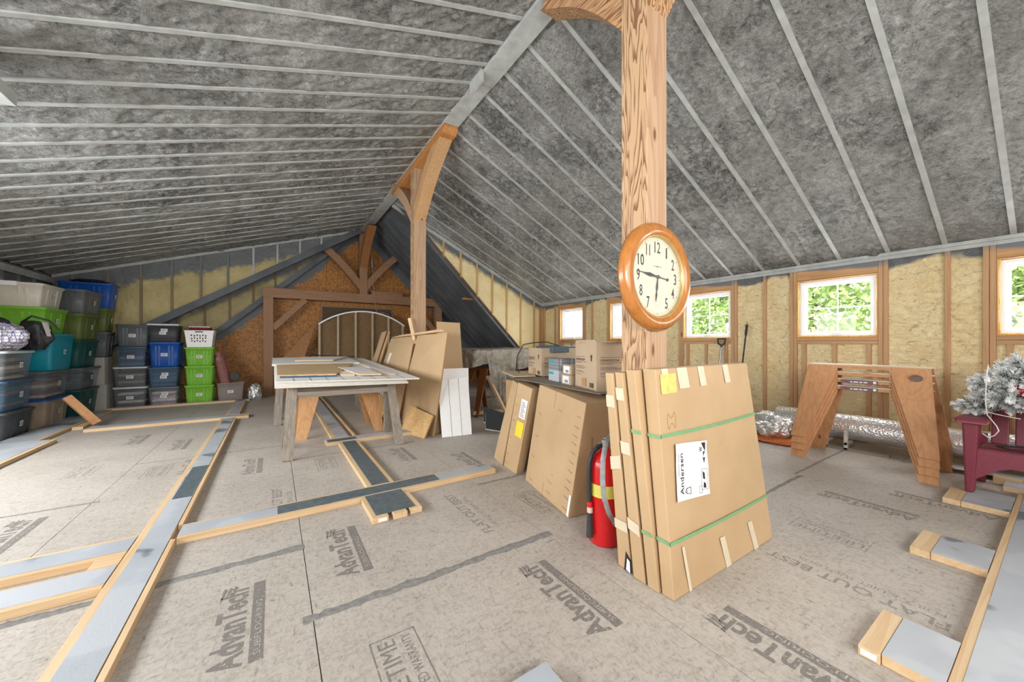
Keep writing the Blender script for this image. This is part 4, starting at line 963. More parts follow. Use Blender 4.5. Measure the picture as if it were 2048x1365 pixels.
def board_horse(name, label, x, ya, yb, zt, lift=0, group=None, splay=.24, axis='y', mats=None, sticker=None, h=None):
    """plywood sawhorse: tapered board legs, ridge board along y; zt = top height, lift = feet above the floor"""
    t = thing(name, label, 'sawhorse', (x, (ya+yb)/2, lift), 0, group); mm = mats or horse_wood('Z'); L = yb-ya; wt, wb = .235, .115
    sw = (lambda p: p) if axis == 'y' else (lambda p: (x+(p[1]-(ya+yb)/2), (ya+yb)/2+(p[0]-x), p[2]))
    for sx in (-1, 1):
        top = x+sx*.045; bot = x+sx*splay
        for y0, sy in ((ya, 1), (yb, -1)):
            yt = y0+sy*.06; yo = y0-sy*.02
            P = [(top, yt, zt), (top, yt+sy*wt, zt), (top+(bot-top)*.1, yt+sy*(wt-.005), zt-.075), (bot, yo+sy*wb, lift), (bot, yo, lift)]
            MB().prism([sw(p) for p in P], Vector(sw((sx*.019+x, (ya+yb)/2, 0)))-Vector(sw((x, (ya+yb)/2, 0)))).build('leg', mm, t, .001)
        MB().prism([sw(p) for p in [(top, ya+.06+wt, zt), (top, yb-.06-wt, zt), (top+sx*.008, yb-.06-wt, zt-.026), (top+sx*.008, ya+.06+wt, zt-.026)]], Vector(sw((sx*.019+x, (ya+yb)/2, 0)))-Vector(sw((x, (ya+yb)/2, 0)))).build('side_rail', mm, t)
    q = MB(); q.hexa([sw(p) for p in [(x-.064, ya+.055, zt), (x+.064, ya+.055, zt), (x+.064, yb-.055, zt), (x-.064, yb-.055, zt)]], [sw(p) for p in [(x-.064, ya+.055, zt+.012), (x+.064, ya+.055, zt+.012), (x+.064, yb-.055, zt+.012), (x-.064, yb-.055, zt+.012)]])
    q.build('top_board', mats or wood('pale_top', (214, 196, 170), (190, 166, 134), 'Y' if axis == 'y' else 'X', kind='Position'), t, .001)  # top board paler than the legs
    if sticker:
        xx = x-.080; yc = (ya+yb)/2+.03; z0 = zt-.030
        s = MB(); s.add([(xx, yc+.13, z0), (xx, yc-.13, z0), (xx+.002, yc-.13, z0+.034), (xx+.002, yc+.13, z0+.034)], [(0, 1, 2, 3)], 0)
        s.add([(xx-.0005, yc-.10, z0+.008), (xx-.0005, yc-.12, z0+.008), (xx+.001, yc-.12, z0+.028), (xx+.001, yc-.10, z0+.028)], [(0, 1, 2, 3)], 1)
        s.add([(xx-.0006, yc+.115, z0+.012), (xx-.0006, yc+.075, z0+.010), (xx+.001, yc+.095, z0+.028)], [(0, 1, 2)], 2)
        print_bars(s, (xx-.0008, yc+.06, z0+.009), (0, -1, 0), (0, 0, 1), .016, .12, mi=1)
        s.build('printed_sticker', [plain('sticker_plum', (112, 84, 96), .5), M_PAPER, plain('sticker_red', (150, 36, 44), .5)], t)
    return t
SW = ['lowest sawhorse of the nested stack by the windows, feet on the floor', 'second sawhorse from the floor in the nested stack, with a printed sticker', 'third sawhorse from the floor in the nested stack, with a printed sticker', 'topmost sawhorse of the nested stack, with a large dark knot']
for i in range(4):
    ho = board_horse('sawhorse', SW[i], 4.70, .60, 1.56, .716+.0675*i, .0675*i, 'nested sawhorses by the window wall', sticker=True if i in (1, 0) else None, splay=.262)
    kn = MB()
    if i == 3:
        kp = at_x(1834, 757, 4.63); P = [(kp.x-.034, kp.y+.040*cos(a), kp.z+.030*sin(a)) for a in [2*pi*k/16 for k in range(16)]]; kn.prism(P, (-.0015, 0, 0))
        kn.build('knot', plain('dark_knot', (116, 92, 80), .6, 0, .2), ho)
board_horse('sawhorse', 'orange board sawhorse standing beneath the white panel table', .71, 4.72, 5.68, .732, 0, splay=.25, axis='x', mats=wood('orange_board', (208, 160, 112), (180, 128, 80), 'Z', kind='Position'))
board_horse('sawhorse', 'brown board sawhorse holding up the plastic covered items', 2.86, 4.95, 5.7, .72, 0, splay=.26, mats=wood('brown_board', (150, 94, 50), (120, 70, 34), 'Z', kind='Position'))
board_horse('sawhorse', 'farther sawhorse under the plastic covered items', 4.2, 6.0, 6.7, .74, 0, splay=.24, mats=wood('brown_board', (150, 94, 50), (120, 70, 34), 'Z', kind='Position'))

# ------------------------------------------------------------------ stacked white panels forming a table
def sheet(name, label, cat, c, t, mat, edge=None, group=None, grooves=0, z=None, gcol=None, gw=.004, gax=0):
    """flat board; c = four top corners (front-left, front-right, back-right, back-left); thickness t downwards"""
    c = [Vector(p) for p in c]; n = (c[1]-c[0]).cross(c[3]-c[0]).normalized(); b = [p-n*t for p in c]
    mb = MB(); mb.add(b+c, [(3, 2, 1, 0)], 1); mb.add(b+c, [(4, 5, 6, 7)], 0); mb.add(b+c, [(0, 1, 5, 4), (1, 2, 6, 5), (2, 3, 7, 6), (3, 0, 4, 7)], 1)
    for i in range(1, grooves):
        s = i/grooves
        if gax == 0: p, q = c[0].lerp(c[1], s), c[3].lerp(c[2], s); r = (c[1]-c[0]).normalized()*gw/2
        else: p, q = c[0].lerp(c[3], s), c[1].lerp(c[2], s); r = (c[3]-c[0]).normalized()*gw/2
        u = n*.0016; mb.add([p-r+u, p+r+u, q+r+u, q-r+u], [(0, 1, 2, 3)], 2)
    return one(name, mb, [mat, edge or mat, M_DARK], label, cat, group)
def tz(x, y): return .728+(y-4.1)*.047        # top of the sloping stack
EDGE = plain('white_panel_edge', (212, 208, 198), .6, 0, .03)
FL, FR, BR_, BL = Vector((.005, 4.10, 0)), Vector((1.22, 3.93, 0)), Vector((1.22, 6.42, 0)), Vector((.0, 6.50, 0))
def tq(pts, dz): return [(p[0], p[1], tz(p[0], p[1])+dz) for p in pts]
names = ['lowest white grooved panel of the sawhorse table', 'second white grooved panel of the sawhorse table', 'third white grooved panel of the sawhorse table']
for i in range(3): sheet('grooved_sheet', names[i], 'panel', tq([FL+Vector((.004*i, .0, 0)), FR+Vector((-.01*i, .0, 0)), BR_, BL], -.004+.0165*i), .0155, M_WHITE, EDGE, 'white grooved sheets on the sawhorses', 9)
FR2 = Vector((1.30, 3.84, 0))
sheet('grooved_sheet', 'top white grooved panel of the table, its right corner sticking out', 'panel', tq([(.02, 4.09, 0), (1.31, 3.83, 0), (1.24, 6.45, 0), (.02, 6.52, 0)], .0465), .014, M_WHITE, EDGE, 'white grooved sheets on the sawhorses', 9)
sheet('panel_batten', 'white flat board across the far part of the table', 'board', tq([(-.02, 5.52, 0), (1.0, 5.44, 0), (1.0, 6.5, 0), (-.02, 6.5, 0)], .075), .026, M_WHITE, EDGE)
sheet('brown_plank_panel', 'weathered brown plank panel lying on the near left of the table', 'board', tq([(.03, 4.40, 0), (.56, 4.32, 0), (.92, 5.43, 0), (.03, 5.50, 0)], .070), .018, wood('brown_planking', (212, 184, 140), (166, 134, 94), 'X', kind='Position', scale=1.6, ring=.35), None, None, 7, gax=1)
one('blue_batten', MB().hexa([(x, y, tz(x, y)+.047+dz) for x, y, dz in ((.05, 4.33, 0), (.56, 4.24, 0), (.56, 4.27, 0), (.05, 4.37, 0))], [(x, y, tz(x, y)+.06) for x, y in ((.05, 4.33), (.56, 4.24), (.56, 4.27), (.05, 4.37))]), plain('blue_edge', (44, 78, 112), .5), 'thin blue batten along the edge of the brown plank panel', 'batten')
MKR = M_MDF
for lab, P, dz in (('white board with a raw edge lying right of the brown plank panel', [(.76, 4.17), (.98, 4.12), (.94, 4.86), (.66, 4.92)], .075), ('short white offcut beside the brown plank panel', [(.60, 4.30), (.74, 4.27), (.72, 4.58), (.62, 4.62)], .064), ('long white strip on the right side of the table', [(1.08, 4.2), (1.16, 4.2), (1.02, 6.1), (.94, 6.1)], .058), ('curved cut white board near the far end of the table', [(.24, 5.75), (.70, 5.70), (.96, 6.25), (.35, 6.30)], .098)):
    sheet('white_board', lab, 'board', tq(P, dz), .017, M_WHITE, cardboard('raw_edge', (206, 180, 144)) if 'raw_edge' not in bpy.data.materials else bpy.data.materials['raw_edge'])
one('black_cord', MB().tube([(.45, 6.3, tz(0, 6.3)+.10), (.5, 6.35, tz(0, 6.3)+.13), (.6, 6.38, tz(0, 6.3)+.11), (.9, 6.36, tz(0, 6.3)+.10), (1.1, 6.3, tz(0, 6.3)+.085)], .008, 6), M_BLACK, 'black cord at the far edge of the white panel table', 'cord')
sd = MB()
for i in range(1, 9):
    p = Vector((.005, 4.10, 0)).lerp(Vector((1.22, 3.93, 0)), i/9)
    for dz in (-.012, .006): sd.box(p.x-.003, p.x+.003, p.y-.0015, p.y+.002, tz(0, 4.0)+dz-.006, tz(0, 4.0)+dz)
# ------------------------------------------------------------------ sheet goods leaning on the middle post
def lean(name, label, cat, b0, b1, t1, t0, th, mat, edge, group=None, grooves=0, gax=0):
    """b0,b1 bottom corners (near, far), t1,t0 top corners; thickness away from the viewer"""
    return sheet(name, label, cat, [b1, b0, t0, t1], th, mat, edge, group, grooves, gax=gax)
lean('mdf_sheet', 'large brown fibreboard sheet leaning on the middle post', 'sheet', (1.62, 4.24, .005), (1.36, 6.60, .005), (1.715, 6.5, 1.215), (1.795, 4.22, 1.27), .018, M_MDF, M_MDFE)
lean('mdf_sheet', 'smaller brown fibreboard sheet leaning on the front of the large one', 'sheet', (1.44, 5.15, .005), (1.32, 6.45, .005), (1.66, 6.40, 1.10), (1.68, 5.20, 1.13), .012, M_MDF, M_MDFE)
lean('mdf_strip', 'nearer of two tall brown strips left of the fibreboard sheets', 'sheet', (1.25, 6.62, .005), (1.22, 6.80, .005), (1.66, 6.95, 1.33), (1.68, 6.70, 1.35), .016, M_MDF, M_MDFE)
lean('mdf_strip', 'farther of two tall brown strips left of the fibreboard sheets', 'sheet', (1.32, 6.62, .005), (1.26, 6.90, .005), (1.70, 7.05, 1.31), (1.72, 6.62, 1.34), .016, M_MDF, M_MDFE)
lean('white_offcut', 'small white offcut leaning on the smaller fibreboard sheet', 'board', (1.575, 6.05, .80), (1.565, 6.22, .80), (1.615, 6.22, .97), (1.625, 6.05, .97), .012, M_WHITE, EDGE)
m_ply = wood('plywood_piece', (214, 176, 122), (184, 142, 88), 'Y', kind='Position')
lean('plywood_offcut', 'knotty plywood offcut at the foot of the large sheet', 'board', (1.49, 4.20, .003), (1.36, 4.70, .003), (1.50, 4.78, .32), (1.61, 4.22, .26), .018, m_ply, M_MDFE)
lean('plywood_offcut', 'plywood strip leaning behind the table leg', 'board', (1.22, 5.3, .003), (1.18, 6.3, .003), (1.33, 6.3, .36), (1.38, 5.3, .33), .018, m_ply, M_MDFE)
for i in range(4):
    lean('white_slat', ['first', 'second', 'third', 'fourth'][i]+' of four white slats standing behind the plywood strip', 'slat', (1.27, 5.62+.11*i, .003), (1.27, 5.70+.11*i, .003), (1.48, 5.72+.11*i, .62), (1.48, 5.64+.11*i, .62), .014, M_WHITE, EDGE, 'white slats behind the table')
for i in range(3):
    one('thin_slat', MB().hexa([(1.70+.03*i, 4.26+.1*i, 1.275+.012*i), (1.76+.03*i, 4.24+.1*i, 1.275+.012*i), (1.735, 6.3-.2*i, 1.225+.012*i), (1.675, 6.3-.2*i, 1.225+.012*i)], [(1.70+.03*i, 4.26+.1*i, 1.285+.012*i), (1.76+.03*i, 4.24+.1*i, 1.285+.012*i), (1.735, 6.3-.2*i, 1.235+.012*i), (1.675, 6.3-.2*i, 1.235+.012*i)]), pine('Y'), ['lowest', 'middle', 'uppermost'][i]+' thin slat lying along the top of the large fibreboard sheet', 'slat', 'thin slats on the fibreboard sheet')
lean('mdf_strip', 'tall brown board standing right of the middle post', 'sheet', (2.25, 4.62, .005), (1.90, 4.66, .005), (1.93, 4.92, 1.44), (2.27, 4.88, 1.43), .018, M_MDF, M_MDFE)
lean('brown_board', 'narrow brown board behind the white bead boards', 'board', (2.0, 4.34, .003), (1.66, 4.38, .003), (1.70, 4.58, .74), (2.0, 4.56, .74), .015, cardboard('taupe_board', (176, 152, 124)), M_MDFE)
lean('bead_board', 'taller white bead board leaning below the tall brown board', 'panel', (2.12, 4.26, .003), (1.76, 4.30, .003), (1.805, 4.50, .80), (2.20, 4.46, .80), .014, M_WHITE, EDGE)
lean('bead_board', 'front white bead board of three wide strips leaning on the taller one', 'panel', (2.06, 4.08, .003), (1.69, 4.13, .003), (1.73, 4.38, .665), (2.13, 4.33, .69), .014, M_WHITE, EDGE, None, 3)
crumple('rubbish_bag', (1.84, 4.75, .0), (.12, .12, .16), clear_plastic('rubbish_plastic', (120, 96, 80), .8, .2, .6), 'bag of scrap between the fibreboard sheet and the white bead boards', 'bag', 6)
# covered furniture under clear plastic film
def film():
    t = NT('plastic_film'); v = t.coords('Position'); n = t.noise(v, 5, 5, .6, 1.6)
    t.base(lin((206, 200, 186))); t.rough(.10); tr = t.n('ShaderNodeBsdfTransparent'); mx = t.n('ShaderNodeMixShader')
    t.l(t.ramp(n, [(.3, (.22, .22, .22, 1)), (.62, (.80, .80, .80, 1))]), mx.inputs[0]); t.bump(n, .9, .06)
    t.l(tr.outputs[0], mx.inputs[1]); t.l(t.b.outputs[0], mx.inputs[2]); t.l(mx.outputs[0], t.out.inputs[0]); return t.m
M_FILM = film()
def drape(name, label, x0, x1, y0, y1, zt, zb, seed, fold=.05):
    cxx, cyy = (x0+x1)/2, (y0+y1)/2; hx, hy = (x1-x0)/2, (y1-y0)/2; n = 160; per = []
    for k in range(n):
        a = 2*pi*k/n; c, s = cos(a), sin(a); q = max(abs(c), abs(s)); per.append((c/q, s/q, a))
    rings = []
    for s in (0, .5, .9, 1): rings.append([(cxx+c*hx*s, cyy+d*hy*s, zt+.02*noise.noise((c*3*s, d*3*s, seed))) for c, d, a in per])
    for k in range(1, 13):
        s = k/12; r = []
        for c, d, a in per:
            f = fold*s*(noise.noise((a*7, s*1.2, seed))*1.3+.6*noise.noise((a*19, s*2, seed))); zz = zb+.14*noise.noise((a*2.3, 0, seed+4))
            r.append((cxx+c*(hx+.015+f+.02*s), cyy+d*(hy+.015+f+.02*s), zt-(zt-zz)*s))
        rings.append(r)
    m = MB(); loft(rings, m, 0, True); return one(name, m, M_FILM, label, 'plastic sheet')
one('covered_table', MB().box(2.62, 4.55, 5.05, 6.5, .80, .84).box(2.75, 4.4, 5.2, 6.3, .84, 1.02), plain('taupe_panel', (150, 134, 114), .7), 'stacked panels covered with clear plastic film on two sawhorses', 'table', bevel=.004)
drape('plastic_film', 'clear plastic film draped over the stacked panels', 2.58, 4.60, 5.0, 6.56, 1.035, .76, 3)
m = MB(); vs = []; n = 26
for i in range(n+1):
    for j in range(31):
        u, s = i/n, j/30; w = 1-.55*s
        vs.append((3.02+(u-.5)*.62*w, 4.90+.05*s+.06*noise.noise((u*9, s*2, 2))+.03*noise.noise((u*22, s*3, 1)), 1.0-.86*s+.03*noise.noise((u*4, 0, 5))))
m.add(vs, [(i*31+j, (i+1)*31+j, (i+1)*31+j+1, i*31+j+1) for i in range(n) for j in range(30)], 0, True)
one('plastic_film', m, M_FILM, 'gathered hanging end of clear plastic film beside the brown sawhorse', 'plastic sheet')
one('pine_stick', MB().beam((2.98, 4.72, .04), (2.80, 5.0, .62), .06, .035), pine('Z'), 'pine stick leaning under the plastic film', 'stick')
one('pine_stick', MB().beam((2.55, 5.02, .06), (3.3, 4.95, .06), .04, .05), pine('X'), 'pine stick lying on the floor under the plastic film', 'stick')
for i, (dx, dy, dz) in enumerate(((0, 0, 0), (.03, .16, .05))):
    c = [(2.20+dx*2, 3.98+dy, .075+dz), (2.46+dx*2, 3.86+dy, .0+dz*1.2+.02), (2.60+dx*2, 4.10+dy, .12+dz), (2.34+dx*2, 4.24+dy, .22+dz)]
    sheet('black_tile', ['nearer black textured tile tilted on the floor behind the boxes', 'farther black textured tile tilted behind the nearer one'][i], 'tile', c, .016, plain('black_slate', (48, 52, 56), .6, 0, .15, .6, 60), EDGE)
# ------------------------------------------------------------------ flat cartons
def slab(name, label, b, t, th, parent=None, mats=None, cat='box', group=None, bevel=.004):
    """flat carton: face with bottom corners b (left, right) and top corners t (left, right), depth vector th for bottom and top"""
    b = [Vector(p) for p in b]; t = [Vector(p) for p in t]; th = [Vector(p) for p in th]
    root = thing(name, label, cat, tuple((b[0]+b[1]+th[0])/2*1.0), 0, group); root.location.z = 0
    MB().hexa([b[0], b[1], b[1]+th[0], b[0]+th[0]], [t[0], t[1], t[1]+th[1], t[0]+th[1]]).build('carton', mats or M_CARD, root, bevel)
    return root, (b, t, th)
def on_face(geo, u, v, off=.002):
    b, t, th = geo; p = b[0].lerp(b[1], u); q = t[0].lerp(t[1], u); n = (b[1]-b[0]).cross(t[0]-b[0]).normalized()
    return p.lerp(q, v)+n*off
def patch(geo, root, u0, u1, v0, v1, mat, name, off=.002, skew=0, nseg=1):
    P = [on_face(geo, u0, v0, off), on_face(geo, u1, v0, off), on_face(geo, u1+skew, v1, off), on_face(geo, u0+skew, v1, off)]
    MB().add(P, [(0, 1, 2, 3)]).build(name, mat, root)
    return P
GR = 'flat cartons leaning against the clock post'
S = []
X1 = 2.44
for i, (lab, bx, tx, yb0, yt0, thb, tht, zt, xr) in enumerate((
    ('front flat carton of four by the clock post, with white paper label', (1.475, 2.440), (1.475, 2.440), .96, 1.055, .060, .070, 1.017, 2.44),
    ('second flat carton behind the labelled one, green straps round it', (1.462, 2.42), (1.425, 2.42), 1.028, 1.133, .058, .050, 1.010, 2.42),
    ('third flat carton from the front, crushed at its lower corner', (1.465, 2.40), (1.405, 2.40), 1.100, 1.190, .070, .044, .995, 2.40),
    ('rearmost flat carton against the post, torn at its lower corner', (1.480, 2.38), (1.390, 2.38), 1.190, 1.238, .085, .044, .990, 2.38))):
    r, gq = slab('flat_carton', lab, [(bx[0], yb0, .001), (bx[1], yb0, .001)], [(tx[0], yt0, zt), (tx[1], yt0+.045, zt-.002)], [(0, thb, 0), (0, tht, 0)], mats=M_CARD if i != 2 else M_CARD, group=GR)
    S.append((r, gq))
def side_strip(k, z0, z1, mat, name, dz=0, w=.004):
    """tape or strap over the left end of a carton"""
    r, (b, t, th) = S[k]; h = t[0].z
    q = lambda z, s: (b[0]+th[0]*s).lerp(t[0]+th[1]*s, z/h)+Vector((-w, 0, 0))
    MB().add([q(z0, -.02), q(z0+dz, 1.02), q(z1+dz, 1.02), q(z1, -.02)], [(3, 2, 1, 0)]).build(name, mat, r)
r0, g0 = S[0]
for u, du in ((.06, .055), (.195, .095), (.40, .065), (.68, .065)): patch(g0, r0, u, u+du, .90, 1.0, M_TAPE, 'paper_tape', skew=-.015)
for u, du, sk in ((.10, .022, -.03), (.44, .05, -.035), (.745, .05, -.04)): patch(g0, r0, u+.02, u+.02+du, .0, .15 if u > .3 else .20, M_TAPE, 'paper_tape', skew=sk)
patch(g0, r0, .03, .165, .885, .975, plain('yellow_sticker', (222, 200, 112), .6, 0, .1), 'yellow_sticker', .003)
for v in (.70, .235):
    n = 16; P = []
    for i in range(n+1):
        u = i/n; s = v-.012*sin(pi*u)*.6+.0*u; P += [on_face(g0, u, s-.008, .004), on_face(g0, u, s+.008, .004)]
    MB().add(P, [(2*i, 2*i+2, 2*i+3, 2*i+1) for i in range(n)]).build('plastic_strap', M_STRAP, r0)
    side_strip(0, v*1.0-.0, v*1.0+.016, M_STRAP, 'plastic_strap'); side_strip(1, v*1.0+.01, v*1.0+.026, M_STRAP, 'plastic_strap')
for z in (.22,): side_strip(2, z, z+.055, M_TAPE, 'paper_tape', .015)
side_strip(2, .60, .66, M_TAPE, 'paper_tape'); side_strip(2, .86, .92, M_TAPE, 'paper_tape'); side_strip(3, .82, .88, M_TAPE, 'paper_tape'); side_strip(3, .52, .585, M_TAPE, 'paper_tape', -.02); side_strip(3, .20, .25, M_TAPE, 'paper_tape')
rr, (b, t, th) = S[3]
MB().add([b[0]+Vector((-.004, .0, .0)), b[0]+Vector((-.004, .045, .0)), b[0]+Vector((-.01, .03, .10)), b[0]+Vector((-.006, .0, .065))], [(0, 1, 2, 3)]).build('torn_hole', M_DARK, rr)
MB().add([b[0]+Vector((-.012, .0, .004)), b[0]+Vector((-.010, .028, .01)), b[0]+Vector((-.012, .02, .07)), b[0]+Vector((-.012, .004, .06))], [(0, 1, 2, 3)]).build('torn_liner', M_PAPER, rr)
# paper label on the front carton, edges curling away
pm = MB(); nu, nv = 14, 16; A0 = {}
def lab_pt(s, w_, off=0):
    """s across 0..1, w_ up 0..1 on the tilted label"""
    cu, cv = .235, .515; wu, hv = .295, .255; ang = radians(-5)
    x, y = (s-.5)*wu*.97, (w_-.5)*hv*1.02; xr_ = x*cos(ang)-y*sin(ang); yr_ = x*sin(ang)+y*cos(ang)
    e = max(abs(s-.5), 0)*2; f = abs(w_-.5)*2; lift = .004+.016*max(0, .35-s)**1.2+.010*max(0, f-.8)+.004*noise.noise((s*3, w_*3, 1))
    return on_face(g0, cu+xr_/.965, cv+yr_/1.02, lift+off)
for i in range(nu+1):
    for j in range(nv+1): pm.add([lab_pt(i/nu, j/nv)], [])
for i in range(nu):
    for j in range(nv): a = i*(nv+1)+j; pm.f.append([a, a+nv+1, a+nv+2, a+1]); pm.mi.append(0); pm.sm.append(True)
def lab_text(s, s0, w0, hgt, length, bold=0):
    vs, fs, w = text_geo(s, 1, bold)
    pm.add([lab_pt(s0-y/.69*hgt, w0+x/w*length, .0015) for x, y in vs], fs, 1)
def lab_poly(P): pm.add([lab_pt(a, b, .0015) for a, b in P], [tuple(range(len(P)))], 1)
lab_text('Andersen', .22, .10, .105, .72, .005); lab_text('WINDOWS . DOORS', .095, .42, .03, .40)
lab_poly([(.80, .97), (.93, .97), (.93, .80)]); lab_poly([(.86, .80), (.93, .80), (.84, .70), (.86, .74)]); lab_poly([(.84, .69), (.91, .69), (.86, .58)])
lab_text('W', .84, .80, .10, .09, .02); 
def lab_frame(a, b, c, d, t=.006):
    for q in (((a, c), (b, c), (b, c+t), (a, c+t)), ((a, d-t), (b, d-t), (b, d), (a, d)), ((a, c), (a+t, c), (a+t, d), (a, d)), ((b-t, c), (b, c), (b, d), (b-t, d))): lab_poly(q)
lab_frame(.76, .96, .10, .48); lab_frame(.68, .77, .05, .18); lab_poly([(.82, .30), (.88, .28), (.87, .40), (.80, .44)]); lab_poly([(.82, .14), (.90, .12), (.90, .20), (.84, .24)])
lab_poly([(.30, .10), (.31, .10), (.31, .19), (.30, .19)]); lab_poly([(.42, .08), (.43, .08), (.43, .21), (.42, .21)]); lab_poly([(.30, .10), (.42, .08), (.42, .09), (.30, .11)]); lab_poly([(.30, .18), (.42, .20), (.42, .21), (.30, .19)]); lab_poly([(.26, .145), (.31, .09), (.32, .09), (.275, .145)]); lab_poly([(.26, .145), (.275, .145), (.32, .20), (.31, .20)])
pm.build('paper_label', [M_PAPER, M_BLACK], r0, label='white curling paper label reading Andersen with black pictograms')
MB().tube([on_face(g0, .10+.035*cos(a), .76+.03*sin(a)+.02*sin(3*a), .001) for a in [2*pi*k/20 for k in range(21)]], .0008, 4).build('pencil_mark', M_CARD2, r0)

# the slotted cartons in front of the printed ones
def slots(geo, root, n, u, seed):
    rnd = random.Random(seed); m = MB()
    for k in range(n):
        v = .06+.88*k/n+rnd.uniform(-.01, .01); a, b_, c, d = on_face(geo, u, v, .0015), on_face(geo, u+.09, v-.012, .0015), on_face(geo, u+.09, v-.006, .0015), on_face(geo, u, v+.003, .0015)
        m.add([a, b_, c, d], [(0, 1, 2, 3)])
    m.build('cut_slots', M_CEDGE, root, kind='stuff')
G_ = 'cartons standing behind the fire extinguisher'
rg, gg = slab('slotted_carton', 'wide slotted carton leaning right behind the fire extinguisher hose', [(1.75, 2.49, .001), (1.60, 1.79, .001)], [(1.885, 2.47, .785), (1.705, 1.735, .745)], [(.25, -.035, 0), (.27, -.06, 0)], group=G_)
slots(gg, rg, 11, .86, 1); slots(gg, rg, 9, .52, 2); slots(gg, rg, 4, .08, 3)
MB().add([on_face(gg, .44, 0, .001), on_face(gg, .455, 0, .001), on_face(gg, .435, 1, .001), on_face(gg, .42, 1, .001)], [(0, 1, 2, 3)]).build('fold_line', M_CARD2, rg)
patch(gg, rg, .965, .998, .01, .19, M_PAPER, 'paper_strip', .003)
m = MB(); q0 = Vector((1.70, 1.737, .20)); put_text(m, 'Andersen', (1.812, 1.715, .24), (.10, .02, 1), (-1, .23, .1), .055, .36, bold=.01); put_text(m, 'WINDOWS . DOORS', (1.745, 1.727, .30), (.10, .02, 1), (-1, .23, .1), .012, .22)
m.build('print', M_BLACK, rg, label='black lettering Andersen running up the narrow side')
rh, gh = slab('slotted_carton', 'narrow slotted carton with white and yellow labels left of the wide one', [(1.785, 2.885, .001), (1.755, 2.635, .001)], [(1.935, 2.87, .765), (1.905, 2.60, .735)], [(.09, .01, 0), (.10, -.0, 0)], group=G_)
slots(gh, rh, 9, .12, 5); patch(gh, rh, .48, .90, .62, .84, M_PAPER, 'paper_label', .003); patch(gh, rh, .42, .92, .40, .58, plain('bright_yellow_label', (238, 208, 60), .5, 0, .02), 'yellow_label', .003)
m = MB()
for k in range(9): P = [on_face(gh, .54, .64+.02*k, .004), on_face(gh, .84-.05*(k % 3), .64+.02*k, .004), on_face(gh, .84-.05*(k % 3), .646+.02*k, .004), on_face(gh, .54, .646+.02*k, .004)]; m.add(P, [(0, 1, 2, 3)])
m.build('label_print', M_BLACK, rh)
ri, gi = slab('slotted_carton', 'plain carton farthest left in the leaning group', [(1.83, 3.145, .001), (1.775, 2.90, .001)], [(1.985, 3.04, .77), (1.93, 2.875, .755)], [(.09, .01, 0), (.09, 0, 0)], group=G_)
patch(gi, ri, .5, .75, .50, .60, M_CARD2, 'brown_tape', .002)
one('support_carton', MB().box(2.10, 2.55, 1.80, 3.35, .0, .742), M_CARD2, 'large hidden carton carrying the printed cartons', 'box', G_, bevel=.004)
one('dusty_lid', MB().hexa([(1.86, 1.76, .787), (2.54, 1.66, .787), (2.60, 3.2, .787), (1.95, 2.95, .79)], [(1.86, 1.76, .792), (2.54, 1.66, .792), (2.60, 3.2, .792), (1.95, 2.95, .795)]), cardboard('dusty_board', (132, 120, 108)), 'dusty grey cardboard lid under the printed cartons', 'lid')
one('grey_lid_strip', MB().hexa([(1.98, 3.0, .80), (2.2, 2.95, .80), (2.5, 3.5, .80), (2.2, 3.6, .80)], [(1.98, 3.0, .812), (2.2, 2.95, .812), (2.5, 3.5, .812), (2.2, 3.6, .812)]), cardboard('pale_board', (190, 170, 140)), 'pale board projecting left under the printed cartons', 'board')
